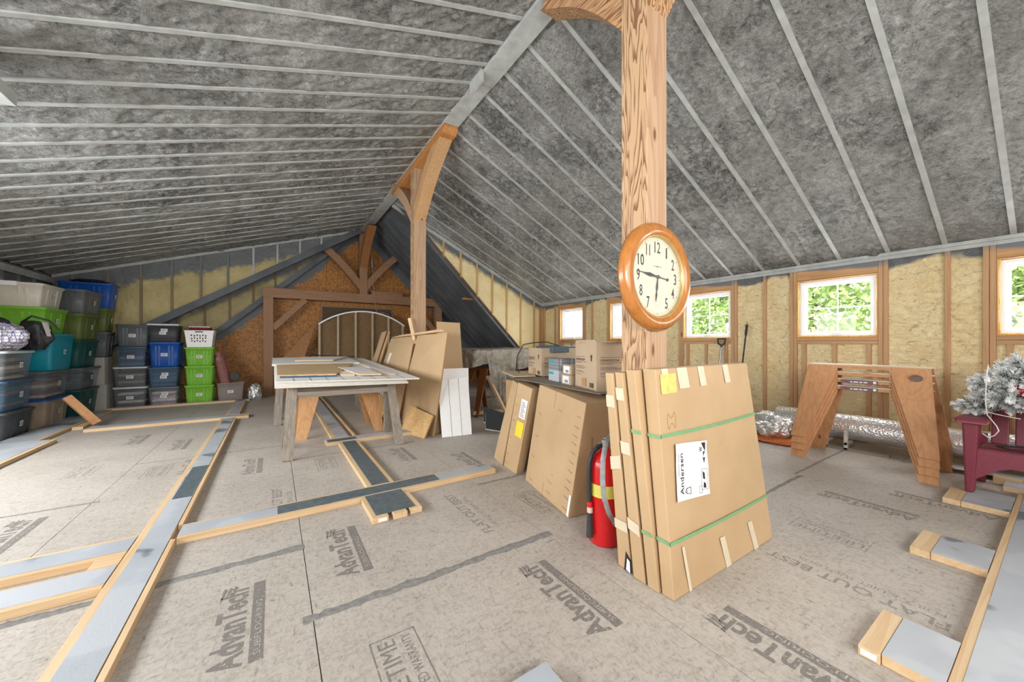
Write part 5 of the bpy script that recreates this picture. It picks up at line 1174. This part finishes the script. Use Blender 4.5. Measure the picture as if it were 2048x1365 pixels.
def printed(name, label, P, z0, h, ang, w, d, flap=True):
    """upright printed carton; P = nearest bottom corner, w along the left face, d along the right face"""
    a = Vector((P[0], P[1], z0)); L = Vector((cos(ang), sin(ang), 0)); R = Vector((sin(ang), -cos(ang), 0)); up = Vector((0, 0, 1))
    t = thing(name, label, 'box', (P[0], P[1], z0), 0, 'printed cartons on the flat cartons')
    th = .004
    def wall(p, u, le, nm, hh=h): q = Vector(p); nrm = u.cross(up)*th; MB().hexa([q, q+u*le, q+u*le+nrm, q+nrm], [q+up*hh, q+u*le+up*hh, q+u*le+nrm+up*hh, q+nrm+up*hh]).build(nm, M_KRAFT, t)
    wall(a, L, w, 'side'); wall(a+R*d, L, w, 'side'); wall(a, R, d, 'side'); wall(a+L*w, R, d, 'side'); MB().hexa([a, a+L*w, a+L*w+R*d, a+R*d], [p+up*.01 for p in (a, a+L*w, a+L*w+R*d, a+R*d)]).build('base', M_KRAFT, t)
    m = MB(); o = -.0025
    nl_ = -R*.003; nr_ = -L*.0056
    def txt(s, base, right, u, v, hgt, wid, bold=0): put_text(m, s, base+right*u+up*v, right, up, hgt, wid, bold=bold)
    bl = a+L*w+nl_; right = -L      # left face reads from far corner towards the near one
    for k in range(2): txt('1004292254', bl if k == 0 else a+nr_, right if k == 0 else R, .06*w if k == 0 else .03, h*.60, .017, .15, .01)
    for k, (v, l) in enumerate(((.68, .16), (.57, .19), (.545, .10), (.48, .13), (.455, .17), (.43, .15), (.37, .12), (.345, .14), (.30, .10))):
        print_bars(m, bl+right*.06*w+up*h*v, right, up, .0045, l); print_bars(m, a+nr_+R*.03+up*h*v, R, up, .0045, l)
    ax = w*.80; c = bl+right*ax+up*h*.60
    m.add([c+right*-.007, c+right*.007, c+right*.007+up*.03, c+right*.018+up*.03, c+up*.05, c+right*-.018+up*.03, c+right*-.007+up*.03], [(0, 1, 2, 3, 4, 5, 6)])
    for k in range(5): q = bl+right*(w*.72+k*.014)+up*h*.06; m.add([q, q+right*(.005+.003*(k % 2)), q+right*(.005+.003*(k % 2))+up*.035, q+up*.035], [(0, 1, 2, 3)])
    m.build('print', plain('carton_print', (66, 56, 48), .7), t, label='dark printed text, arrow and barcode')
    q = bl+right*w*.36+up*h*.06; MB().add([q-right*.0+nl_*.2, q+right*.07+nl_*.2, q+right*.07+up*.06+nl_*.2, q+up*.06+nl_*.2], [(0, 1, 2, 3)]).build('brown_tape', M_CARD2, t)
    return t, a, L, R
ta, aa, LL, RR = printed('printed_carton', 'tall printed carton on the right, its top flap standing open', (1.905, 1.84), .793, .355, radians(72), .345, .40)
MB().hexa([aa+Vector((0, 0, .355)), aa+LL*.345+Vector((0, 0, .355)), aa+LL*.345+RR*.01+Vector((0, 0, .355)), aa+RR*.01+Vector((0, 0, .355))], [aa+LL*.02+Vector((0, 0, .368)), aa+LL*.32+Vector((0, 0, .368)), aa+LL*.32+RR*.01+Vector((0, 0, .368)), aa+LL*.02+RR*.01+Vector((0, 0, .368))]).build('top_flap', M_KRAFT, ta)
MB().box(1.95, 2.35, 1.70, 2.10, 1.144, 1.147).build('top_flap', M_KRAFT, ta)
tb2, ab, LB, RB = printed('printed_carton', 'lower printed carton at the back left, open with dark parts on top', (2.26, 2.93), .80, .285, radians(78), .33, .66)
one('dark_toolbox', MB().box(2.35, 2.85, 2.86, 3.14, 1.04, 1.105).box(2.36, 2.45, 2.86, 3.1, 1.105, 1.112), plain('slate_plastic', (70, 88, 98), .4), 'dark slate coloured case lying in the open top of the back carton', 'case', bevel=.01)
one('black_cable', MB().tube([(2.62, 3.05, 1.10), (2.5, 3.15, 1.15), (2.36, 3.2, 1.14), (2.24, 3.22, 1.12), (2.19, 3.26, 1.0), (2.2, 3.3, .86), (2.26, 3.32, .81)], .006, 6), M_BLACK, 'black cable looping out of the back printed carton', 'cable')
def small_box(label, P, ang, w, d, z0, h, mat, lab2, lw=.7, cat='box'):
    a = Vector((P[0], P[1], z0)); L = Vector((cos(ang), sin(ang), 0)); R = Vector((sin(ang), -cos(ang), 0)); t = thing('small_box', label, cat, (P[0], P[1], z0), 0, 'small boxes between the printed cartons')
    u = Vector((0, 0, h)); MB().hexa([a, a+R*d, a+R*d+L*w, a+L*w], [a+u, a+R*d+u, a+R*d+L*w+u, a+L*w+u]).build('box', mat, t, .0015)
    n = -R*.001; q = a+L*w*(1-(1-lw)/2)+n+u*.12; r = -L
    if lab2 == 'w':
        MB().add([q, q+r*w*lw, q+r*w*lw+u*.75, q+u*.75], [(0, 1, 2, 3)]).build('paper_label', M_PAPER, t)
        m = MB()
        for k in range(6): s = q+n+r*w*lw*(.35+.09*k)+u*.08; m.add([s, s+r*w*.03, s+r*w*.03+u*.28, s+u*.28], [(0, 1, 2, 3)])
        m.build('barcode', M_BLACK, t)
    else:
        m = MB(); q = a+L*w*.96+n+u*.6; m.add([q, q+r*w*.45, q+r*w*.45+u*.22, q+u*.22], [(0, 1, 2, 3)]); m.build('teal_label', plain('teal_print', (40, 170, 150), .5), t)
    return t
def grid_mat(c1, c2):
    t = NT('grid_print'); v = t.coords('Position'); sp = t.n('ShaderNodeSeparateXYZ'); t.l(v, sp.inputs[0]); k = None
    for i, f in ((1, 38), (2, 38)):
        w = t.math('LESS_THAN', t.math('FRACT', t.math('MULTIPLY', sp.outputs[i], f)), .09); k = w if k is None else t.math('MAXIMUM', k, w)
    t.base(t.mix(k, lin(c1), lin(c2))); t.rough(.5); return t.m
MG = grid_mat((122, 126, 134), (188, 190, 196)); MG2 = grid_mat((176, 182, 192), (214, 216, 222))
small_box('upper grey gridded box with teal label between the printed cartons', (2.105, 2.48), radians(76), .21, .20, .895, .10, MG, 't')
small_box('lower pale gridded box with teal label between the printed cartons', (2.105, 2.48), radians(76), .21, .20, .793, .10, MG2, 't')
small_box('upper kraft box with barcode label beside the gridded boxes', (2.04, 2.25), radians(76), .15, .22, .875, .078, M_KRAFT, 'w')
small_box('lower kraft box with barcode label beside the gridded boxes', (2.025, 2.24), radians(76), .16, .22, .793, .08, M_KRAFT, 'w')

# ------------------------------------------------------------------ clock
ck = thing('wall_clock', 'large round wall clock with honey wood rim hanging on the nearest post', 'clock', (1.80, 1.30, 1.51))
cxk, czk, ykk = 1.800, 1.508, 1.298
def honey():
    t = NT('honey_wood'); v = t.coords('Position', (1, 1, .2)); n = t.noise(v, 40, 5, .6, .5)
    t.base(t.ramp(n, [(.3, (160, 98, 40)), (.7, (186, 122, 60))])); t.rough(.3); t.b.inputs['Coat Weight'].default_value = .5; t.b.inputs['Coat Roughness'].default_value = .12; return t.m
M_HON = honey(); M_DIAL = plain('ivory_dial', (212, 206, 184), .5, 0, .01)
rim = [(.300, 0), (.303, -.012), (.300, -.03), (.285, -.048), (.262, -.056), (.238, -.050), (.228, -.040)]
MB().lathe([(0, 0)]+rim, (cxk, ykk, czk), 'Y', 96).build('rim', M_HON, ck)
MB().lathe([(.230, -.042), (.226, -.043), (.220, -.036), (.218, -.026)], (cxk, ykk, czk), 'Y', 96).build('inner_ring', plain('gilt_ring', (206, 176, 110), .3, .6), ck)
MB().lathe([(0, -.024), (.222, -.024)], (cxk, ykk, czk), 'Y', 96, smooth=False).build('dial', M_DIAL, ck); DI = bpy.data.objects['dial']
def dial(px_, pz_, y=-.0248): return (cxk+px_, ykk+y, czk+pz_)
m = MB()
for hnum in (12, 1, 2, 3, 4, 5, 7, 8, 9, 10, 11):
    a = radians(90-30*hnum); rr_ = .165; hh = .060; ww = .026*len(str(hnum)) if hnum not in (1, 11) else (.012 if hnum == 1 else .034)
    put_text(m, str(hnum), dial(rr_*cos(a)-ww/2, rr_*sin(a)-hh/2), (1, 0, 0), (0, 0, 1), hh, ww, bold=.012)
for k in range(60):
    a = radians(6*k); r0_, r1_ = (.205, .209) if k % 5 else (.202, .210); w = .0008 if k % 5 else .002
    c, s = cos(a), sin(a); m.add([dial(r0_*c-s*w, r0_*s+c*w), dial(r0_*c+s*w, r0_*s-c*w), dial(r1_*c+s*w, r1_*s-c*w), dial(r1_*c-s*w, r1_*s+c*w)], [(0, 1, 2, 3)])
for rr_ in (.2005, .2115): m.add([dial((rr_+d)*cos(2*pi*k/96), (rr_+d)*sin(2*pi*k/96)) for k in range(96) for d in (0, .0006)], [(2*k, 2*k+1, (2*k+3) % 192, (2*k+2) % 192) for k in range(96)])
put_text(m, 'HOWARD', dial(-.037, .055), (1, 0, 0), (0, 0, 1), .0062, .030); put_text(m, 'MILLER', dial(.009, .055), (1, 0, 0), (0, 0, 1), .0062, .028)
put_text(m, 'M', dial(-.005, .054), (1, 0, 0), (0, 0, 1), .0085, .010, bold=.05)
m.build('numerals', M_BLACK, DI, label='black numerals and minute track')
m = MB(); sc_ = (0, -.135)
for rr_ in (.033, .024): m.add([dial(sc_[0]+(rr_+d)*cos(2*pi*k/48), sc_[1]+(rr_+d)*sin(2*pi*k/48)) for k in range(48) for d in (0, .0008)], [(2*k, 2*k+1, (2*k+3) % 96, (2*k+2) % 96) for k in range(48)])
m.build('seconds_dial', plain('grey_print', (150, 150, 140), .6), DI)
MB().add([dial(-.010, -.128, -.026), dial(-.009, -.130, -.026), dial(.022, -.152, -.026)], [(0, 1, 2)]).build('seconds_hand', plain('rust_red', (150, 60, 50), .5), DI)
def hand(name, ang, prof, y):
    a = radians(90-ang); d = Vector((cos(a), sin(a))); n = Vector((-d.y, d.x)); P = [(d*r+n*w) for r, w in prof]+[(d*r-n*w) for r, w in prof[::-1]]
    MB().prism([dial(p.x, p.y, y) for p in P], (0, -.0015, 0)).build(name, M_BLACK, ck)
hand('minute_hand', 276, [(-.085, .002), (-.02, .003), (0, .007), (.03, .005), (.075, .0105), (.10, .006), (.13, .002), (.182, .0012)], -.030)
hand('hour_hand', 187, [(-.01, .006), (.02, .004), (.06, .009), (.085, .003), (.098, .0065), (.105, .0065), (.14, .001)], -.027)
MB().lathe([(.0, -.034), (.010, -.034), (.010, -.025)], (cxk, ykk, czk), 'Y', 20).lathe([(0, -.0325), (.0085, -.0325), (.0085, -.029)], dial(-.085*cos(radians(90-276)), -.085*sin(radians(90-276)), 0), 'Y', 16).build('hub', M_BLACK, ck)
MB().lathe([(0, -.0385), (.223, -.0385)], (cxk, ykk, czk), 'Y', 64, smooth=False).build('glass', clear_plastic('clock_glass', (255, 255, 255), .03, .5), ck)
one('eye_bolt', MB().lathe([(0, .0), (.008, .0), (.008, .012), (0, .012)], (1.735, 1.375, 1.40), 'X', 12), M_BLACK, 'small black bolt head on the side of the nearest post left of the clock', 'bolt')

# ------------------------------------------------------------------ fire extinguisher
fx, fy = 1.600, 1.475
fe = thing('fire_extinguisher', 'red fire extinguisher standing between the leaning cartons', 'extinguisher', (fx, fy, 0))
M_RED = plain('red_enamel', (206, 28, 32), .25, 0, .02)
MB().lathe([(0, .002), (.083, .002), (.09, .012), (.09, .42), (.084, .46), (.062, .50), (.03, .52), (.026, .54), (0, .54)], (fx, fy, 0), 'Z', 48).build('cylinder', M_RED, fe)
MB().lathe([(.0906, .275), (.0906, .345)], (fx, fy, 0), 'Z', 48).build('label_band', [plain('pale_yellow_band', (222, 214, 96), .5)], fe)
m = MB(); P = [(fx+.0914*cos(a), fy+.0914*sin(a)) for a in [radians(-105+4*k) for k in range(14)]]
m.add([(x, y, z) for x, y in P for z in (.272, .35)], [(2*i, 2*i+2, 2*i+3, 2*i+1) for i in range(13)]); m.build('white_label', M_PAPER, fe)
m = MB(); m.box(fx-.03, fx+.03, fy-.02, fy+.02, .535, .565).box(fx-.015, fx+.09, fy-.012, fy+.012, .565, .58).hexa([(fx, fy-.012, .585), (fx+.11, fy-.012, .60), (fx+.11, fy+.012, .60), (fx, fy+.012, .585)], [(fx, fy-.012, .592), (fx+.11, fy-.012, .61), (fx+.11, fy+.012, .61), (fx, fy+.012, .592)])
m.build('valve_handle', plain('steel_grey', (170, 172, 176), .35, .7), fe)
hs = [(fx-.02, fy, .555), (fx-.05, fy+.01, .545), (fx-.085, fy+.02, .51), (fx-.105, fy+.02, .46), (fx-.108, fy+.02, .40), (fx-.106, fy+.02, .25), (fx-.108, fy+.015, .17)]
HO = MB().tube(hs, .013, 12).build('hose', plain('black_rubber', (48, 50, 52), .55), fe)
MB().tube([(fx-.108, fy+.015, .17), (fx-.112, fy+.012, .05)], [.015, .019], 12).build('nozzle', plain('black_rubber', (48, 50, 52), .55), HO)
MB().tube([(fx-.107, fy+.015, .215), (fx-.107, fy+.015, .185)], .0165, 12).build('hose_ring', plain('pale_ring', (210, 180, 170), .5), HO); MB().tube([(fx-.107, fy+.015, .245), (fx-.107, fy+.015, .217)], .016, 12).build('hose_ring', M_RED, HO)
# bent galvanized strap
pts = [tuple(at_y(a_, b_, 1.345)) for a_, b_ in ((1222, 868), (1212, 885), (1206, 920), (1205, 960), (1208, 995), (1218, 1028), (1232, 1052))]
m = MB()
for i in range(len(pts)-1):
    a, b = Vector(pts[i]), Vector(pts[i+1]); w = Vector((.026, -.012, 0)); nn = Vector((.0012, .0012, 0)); m.hexa([a-w/2, a+w/2, a+w/2+nn, a-w/2+nn], [b-w/2, b+w/2, b+w/2+nn, b-w/2+nn])
one('metal_strap', m, plain('galvanized_steel', (178, 184, 190), .4, .5, .12), 'bent galvanized metal strap hanging in front of the fire extinguisher', 'strap')

# ------------------------------------------------------------------ along the window wall
fr_ = thing('foil_roll', 'long roll of silver bubble insulation lying along the window wall', 'roll', (5.30, 1.1, 0))
m = MB(); n = 40; P = []; Rr = []
for i in range(n+1):
    y = 2.02-2.5*i/n; P.append((5.30+.006*noise.noise((y*3, 0, 0)), y, .215+.008*noise.noise((y*2, 1, 0)))); Rr.append(.135*(1+.03*noise.noise((y*4, 2, 0))))
m.tube(P, Rr, 40); m.build('roll', M_FOIL, fr_)
for y in (1.50, 1.33): MB().box(5.10, 5.14, y-.015, y+.015, 0, .20).box(5.10, 5.3, y-.012, y+.012, .05, .075).build('plastic_foot', plain('clear_white', (214, 214, 212), .3), fr_)
one('foil_sheet', MB().hexa([(5.0, -.3, .035), (5.18, -.3, .035), (5.18, .62, .035), (5.0, .62, .035)], [(5.0, -.3, .05), (5.18, -.3, .05), (5.18, .62, .05), (5.0, .62, .05)]), M_FOIL, 'strip of silver foil on the floor behind the maroon chair', 'foil')
crumple('foil_bundle', (4.98, 1.98, .02), (.17, .20, .145), M_FOIL, 'crumpled silver foil bundle left of the sawhorse stack', 'foil', 4, .35)
crumple('orange_cloth', (4.86, 1.88, .0), (.16, .24, .022), plain('orange_cloth', (214, 120, 62), .9, 0, .1), 'orange cloth under the crumpled foil bundle', 'cloth', 7, .3)
one('floor_board', MB().box(5.10, 5.16, 1.0, 2.05, .0, .02), grey_wood('Y'), 'thin dusty strip on the floor below the foil roll', 'strip')
for i in range(3):
    one('pine_offcut', MB().box(4.86+.01*i, 4.95, -.10+.16*i, .04+.16*i, .002, .06), pine('Y'), ['pine offcut under the chair, nearest the frame edge', 'middle pine offcut under the maroon chair', 'pine offcut by the rear chair leg'][i], 'offcut', 'pine offcuts under the chair')
# shovel and pry bar against the wall
p = at_x(1440, 672, 5.50); sh = thing('shovel', 'shovel with black D handle and steel shaft leaning under a window', 'shovel', (5.45, p.y, 0))
y = p.y; MB().tube([(5.40, y, .30), (5.53, y, 1.07)], .016, 12).build('shaft', plain('shaft_steel', (168, 170, 172), .35, .6), sh)
MB().tube([(5.53, y, 1.06), (5.54, y, 1.10), (5.54, y-.045, 1.13), (5.545, y-.055, 1.20), (5.545, y+.055, 1.20), (5.54, y+.045, 1.13), (5.54, y, 1.10)], .013, 10).build('d_handle', M_BLACK, sh)
m = MB(); m.add([(5.40+.02*abs(s), y+s*.11, z) for z in (.30, .02) for s in (-1, -.5, 0, .5, 1)], [(i, i+1, i+6, i+5) for i in range(4)]).add([(5.403+.02*abs(s), y+s*.11, z) for z in (.30, .02) for s in (-1, -.5, 0, .5, 1)], [(i+5, i+6, i+1, i) for i in range(4)]); m.build('blade', plain('blade_steel', (120, 122, 124), .4, .5), sh)
q = at_x(1494, 650, 5.56); q2 = at_x(1484, 735, 5.45)
bb = thing('broom_handle', 'thin black pole with hanging loop leaning on the wall right of the shovel', 'pole', (5.45, q2.y, 0))
d = (Vector(q)-Vector(q2)); base = Vector(q2)-d*(q2.z/d.z); MB().tube([base, Vector(q)], .010, 10).build('pole', M_BLACK, bb); MB().tube([Vector(q)-d*.25, Vector(q)], .016, 10).build('grip', M_BLACK, bb)
MB().tube([Vector(q), Vector(q)+Vector((0, .01, .02)), Vector(q)+Vector((0, 0, .035)), Vector(q)+Vector((0, -.01, .02)), Vector(q)], .003, 6).build('loop', M_BLACK, bb)

# ------------------------------------------------------------------ maroon chair
M_MAR = plain('maroon_resin', (126, 50, 66), .42, 0, .05, .1, 60)
bc = thing('garden_chair', 'maroon plastic garden bench with wide arm and slatted back, under the snowy tree', 'chair', (4.6, .05, .038))
def both(f):
    for y0, sy in ((.455, -1), (-.75, 1)): f(y0, sy)
def leg_front(y0, s): MB().hexa([(4.285, y0-.012*-s, .039), (4.36, y0-.012*-s, .039), (4.36, y0+s*.055, .039), (4.285, y0+s*.055, .039)], [(4.25, y0, .56), (4.42, y0, .56), (4.42, y0+s*.082, .56), (4.25, y0+s*.082, .56)]).build('leg', M_MAR, bc, .012)
def leg_back(y0, s): MB().hexa([(4.86, y0, .001), (4.92, y0, .001), (4.92, y0+s*.06, .001), (4.86, y0+s*.06, .001)], [(4.80, y0, .40), (4.92, y0, .40), (4.92, y0+s*.07, .40), (4.80, y0+s*.07, .40)]).build('leg', M_MAR, bc, .01)
def arm(y0, s):
    MB().hexa([(4.20, y0+s*-.03, .555), (4.95, y0+s*-.0, .555), (4.95, y0+s*.07, .555), (4.20, y0+s*.13, .555)], [(4.22, y0+s*-.035, .592), (4.95, y0+s*-.0, .585), (4.95, y0+s*.07, .585), (4.22, y0+s*.135, .592)]).build('armrest', M_MAR, bc, .014)
both(leg_front); both(leg_back); both(arm)
MB().hexa([(4.30, -.66, .345), (4.88, -.66, .30), (4.88, .40, .30), (4.30, .40, .345)], [(4.30, -.66, .375), (4.88, -.66, .33), (4.88, .40, .33), (4.30, .40, .375)]).build('seat', M_MAR, bc, .012)
m = MB(); n = 20; T_ = []; Bm = []
for i in range(n+1):
    y = .402-1.10*i/n; s = abs(2*i/n-1); T_.append((4.285, y, .365)); Bm.append((4.285, y, .26-.12*max(0, s-.75)*4*1.0))
for k in range(n):
    a, b, c, d = T_[k], T_[k+1], Bm[k+1], Bm[k]; q = lambda p: (p[0]+.03, p[1], p[2]); m.add([a, b, c, d, q(a), q(b), q(c), q(d)], [(0, 1, 2, 3), (7, 6, 5, 4), (0, 4, 5, 1), (3, 2, 6, 7)])
m.build('apron', M_MAR, bc)
for i in range(9):
    y = .37-.115*i; MB().hexa([(4.86, y, .33), (4.885, y, .33), (4.885, y-.088, .33), (4.86, y-.088, .33)], [(4.97, y, .70), (4.995, y, .70), (4.995, y-.088, .70), (4.97, y-.088, .70)]).build('back_slat', M_MAR, bc, .008)
MB().hexa([(4.95, .40, .64), (4.99, .40, .64), (4.99, -.67, .64), (4.95, -.67, .64)], [(4.985, .38, .76), (5.02, .38, .76), (5.02, -.65, .76), (4.985, -.65, .76)]).build('back_rail', M_MAR, bc, .01)
MB().prism([(4.80, .44, .56), (4.95, .44, .56), (5.0, .44, .72), (4.96, .44, .74), (4.90, .44, .62)], (0, -.07, 0)).build('arm_bracket', M_MAR, bc, .006)
MB().tube([(4.55, .33, .385), (4.45, .28, .386), (4.36, .15, .386), (4.33, -.1, .386)], .006, 6).tube([(4.6, .30, .385), (4.42, .36, .386), (4.36, .2, .40), (4.3, .0, .41)], .005, 6)
one('black_strap', MB().tube([(4.40, .31, .388), (4.39, .20, .41), (4.38, .0, .44), (4.4, -.2, .45)], .006, 6).tube([(4.40, .31, .388), (4.36, .25, .384), (4.34, .0, .386), (4.36, -.2, .386)], .005, 6), M_BLACK, 'black elastic strap lying on the maroon seat', 'strap')
# ------------------------------------------------------------------ snowy artificial tree
M_NEED = plain('dark_green_needles', (70, 96, 72), .7, 0, .2); M_SNOW = plain('flocked_snow', (244, 245, 244), .8, 0, .03)
tr = thing('snowy_tree', 'flocked artificial christmas tree section lying on the maroon chair', 'tree', (4.62, .05, .60))
def sprig(L, seed):
    rnd = random.Random(seed); m = MB(); m.tube([(0, 0, 0), (0, 0, L*.6), (0, 0, L)], [.004, .003, .001], 5, 0)
    def needles(o, d, Ln, cnt, nl_):
        o, d = Vector(o), Vector(d).normalized(); x = d.orthogonal().normalized(); y = d.cross(x)
        for i in range(cnt):
            s = rnd.random(); a = rnd.random()*6.28; p = o+d*Ln*s; dr = (x*cos(a)+y*sin(a))*1.0+d*(.55+.8*s); dr.normalize(); q = p+dr*nl_*rnd.uniform(.7, 1.1)
            w = dr.cross(d).normalized()*.0013; mi = 1 if (s > .45 and rnd.random() < .8) or rnd.random() < .22 else 0
            if mi: w *= 2.6
            m.add([p-w, p+w, q+w*.4, q-w*.4], [(0, 1, 2, 3)], mi)
    needles((0, 0, 0), (0, 0, 1), L, 330, .036)
    for k in range(7):
        a = k*2.4+rnd.random(); z = L*(.18+.1*k); d = Vector((cos(a), sin(a), 1.0)); ln = L*(.5-.05*k); m.tube([(0, 0, z), Vector((0, 0, z))+d.normalized()*ln], .0022, 4, 0); needles((0, 0, z), d, ln, 190, .032)
    return m.build('branch', [M_NEED, M_SNOW], tr, world=False)
protos = [sprig(.20, 1), sprig(.24, 2), sprig(.17, 3)]
rnd = random.Random(5); k = 0
for i in range(76):
    a = rnd.random()*2*pi; b = rnd.uniform(-.35, 1.0); dr = Vector((cos(a)*sqrt(max(.02, 1-b*b)), sin(a)*sqrt(max(.02, 1-b*b))*1.1, b)).normalized()
    if i < 3: o = protos[i]
    else: o = protos[i % 3].copy(); COL.objects.link(o); o.parent = tr
    s = rnd.uniform(.95, 1.32); base = Vector((dr.x*.10, dr.y*.19, dr.z*.05+.14)); o.location = base
    if i in (5, 6): dr = Vector((-.25, 1, -.12+.1*(i-5))); o.location = (-.10, .22, .07)
    o.rotation_mode = 'QUATERNION'; o.rotation_quaternion = Vector((0, 0, 1)).rotation_difference(dr); o.scale = (s, s, s*1.0)
for o in protos[3:]: pass
one('red_ornament', MB().lathe([(.042*sin(pi*k/12), -.042*cos(pi*k/12)) for k in range(13)], (4.42, .205, .80), 'Z', 20), plain('red_glass', (150, 24, 44), .15), 'red ornament hanging in the snowy tree at the picture edge', 'ornament')
one('light_string', MB().tube([(4.33, .34, .98), (4.30, .345, .90), (4.32, .35, .80), (4.30, .35, .72), (4.32, .345, .62), (4.28, .30, .55), (4.27, .29, .52), (4.30, .31, .48), (4.28, .335, .46), (4.26, .36, .49)], .0035, 6).tube([(4.30, .34, .64), (4.28, .28, .63), (4.26, .2, .62)], .003, 6), plain('white_wire', (220, 220, 214), .5), 'white string light wire hanging out of the snowy tree', 'wire')
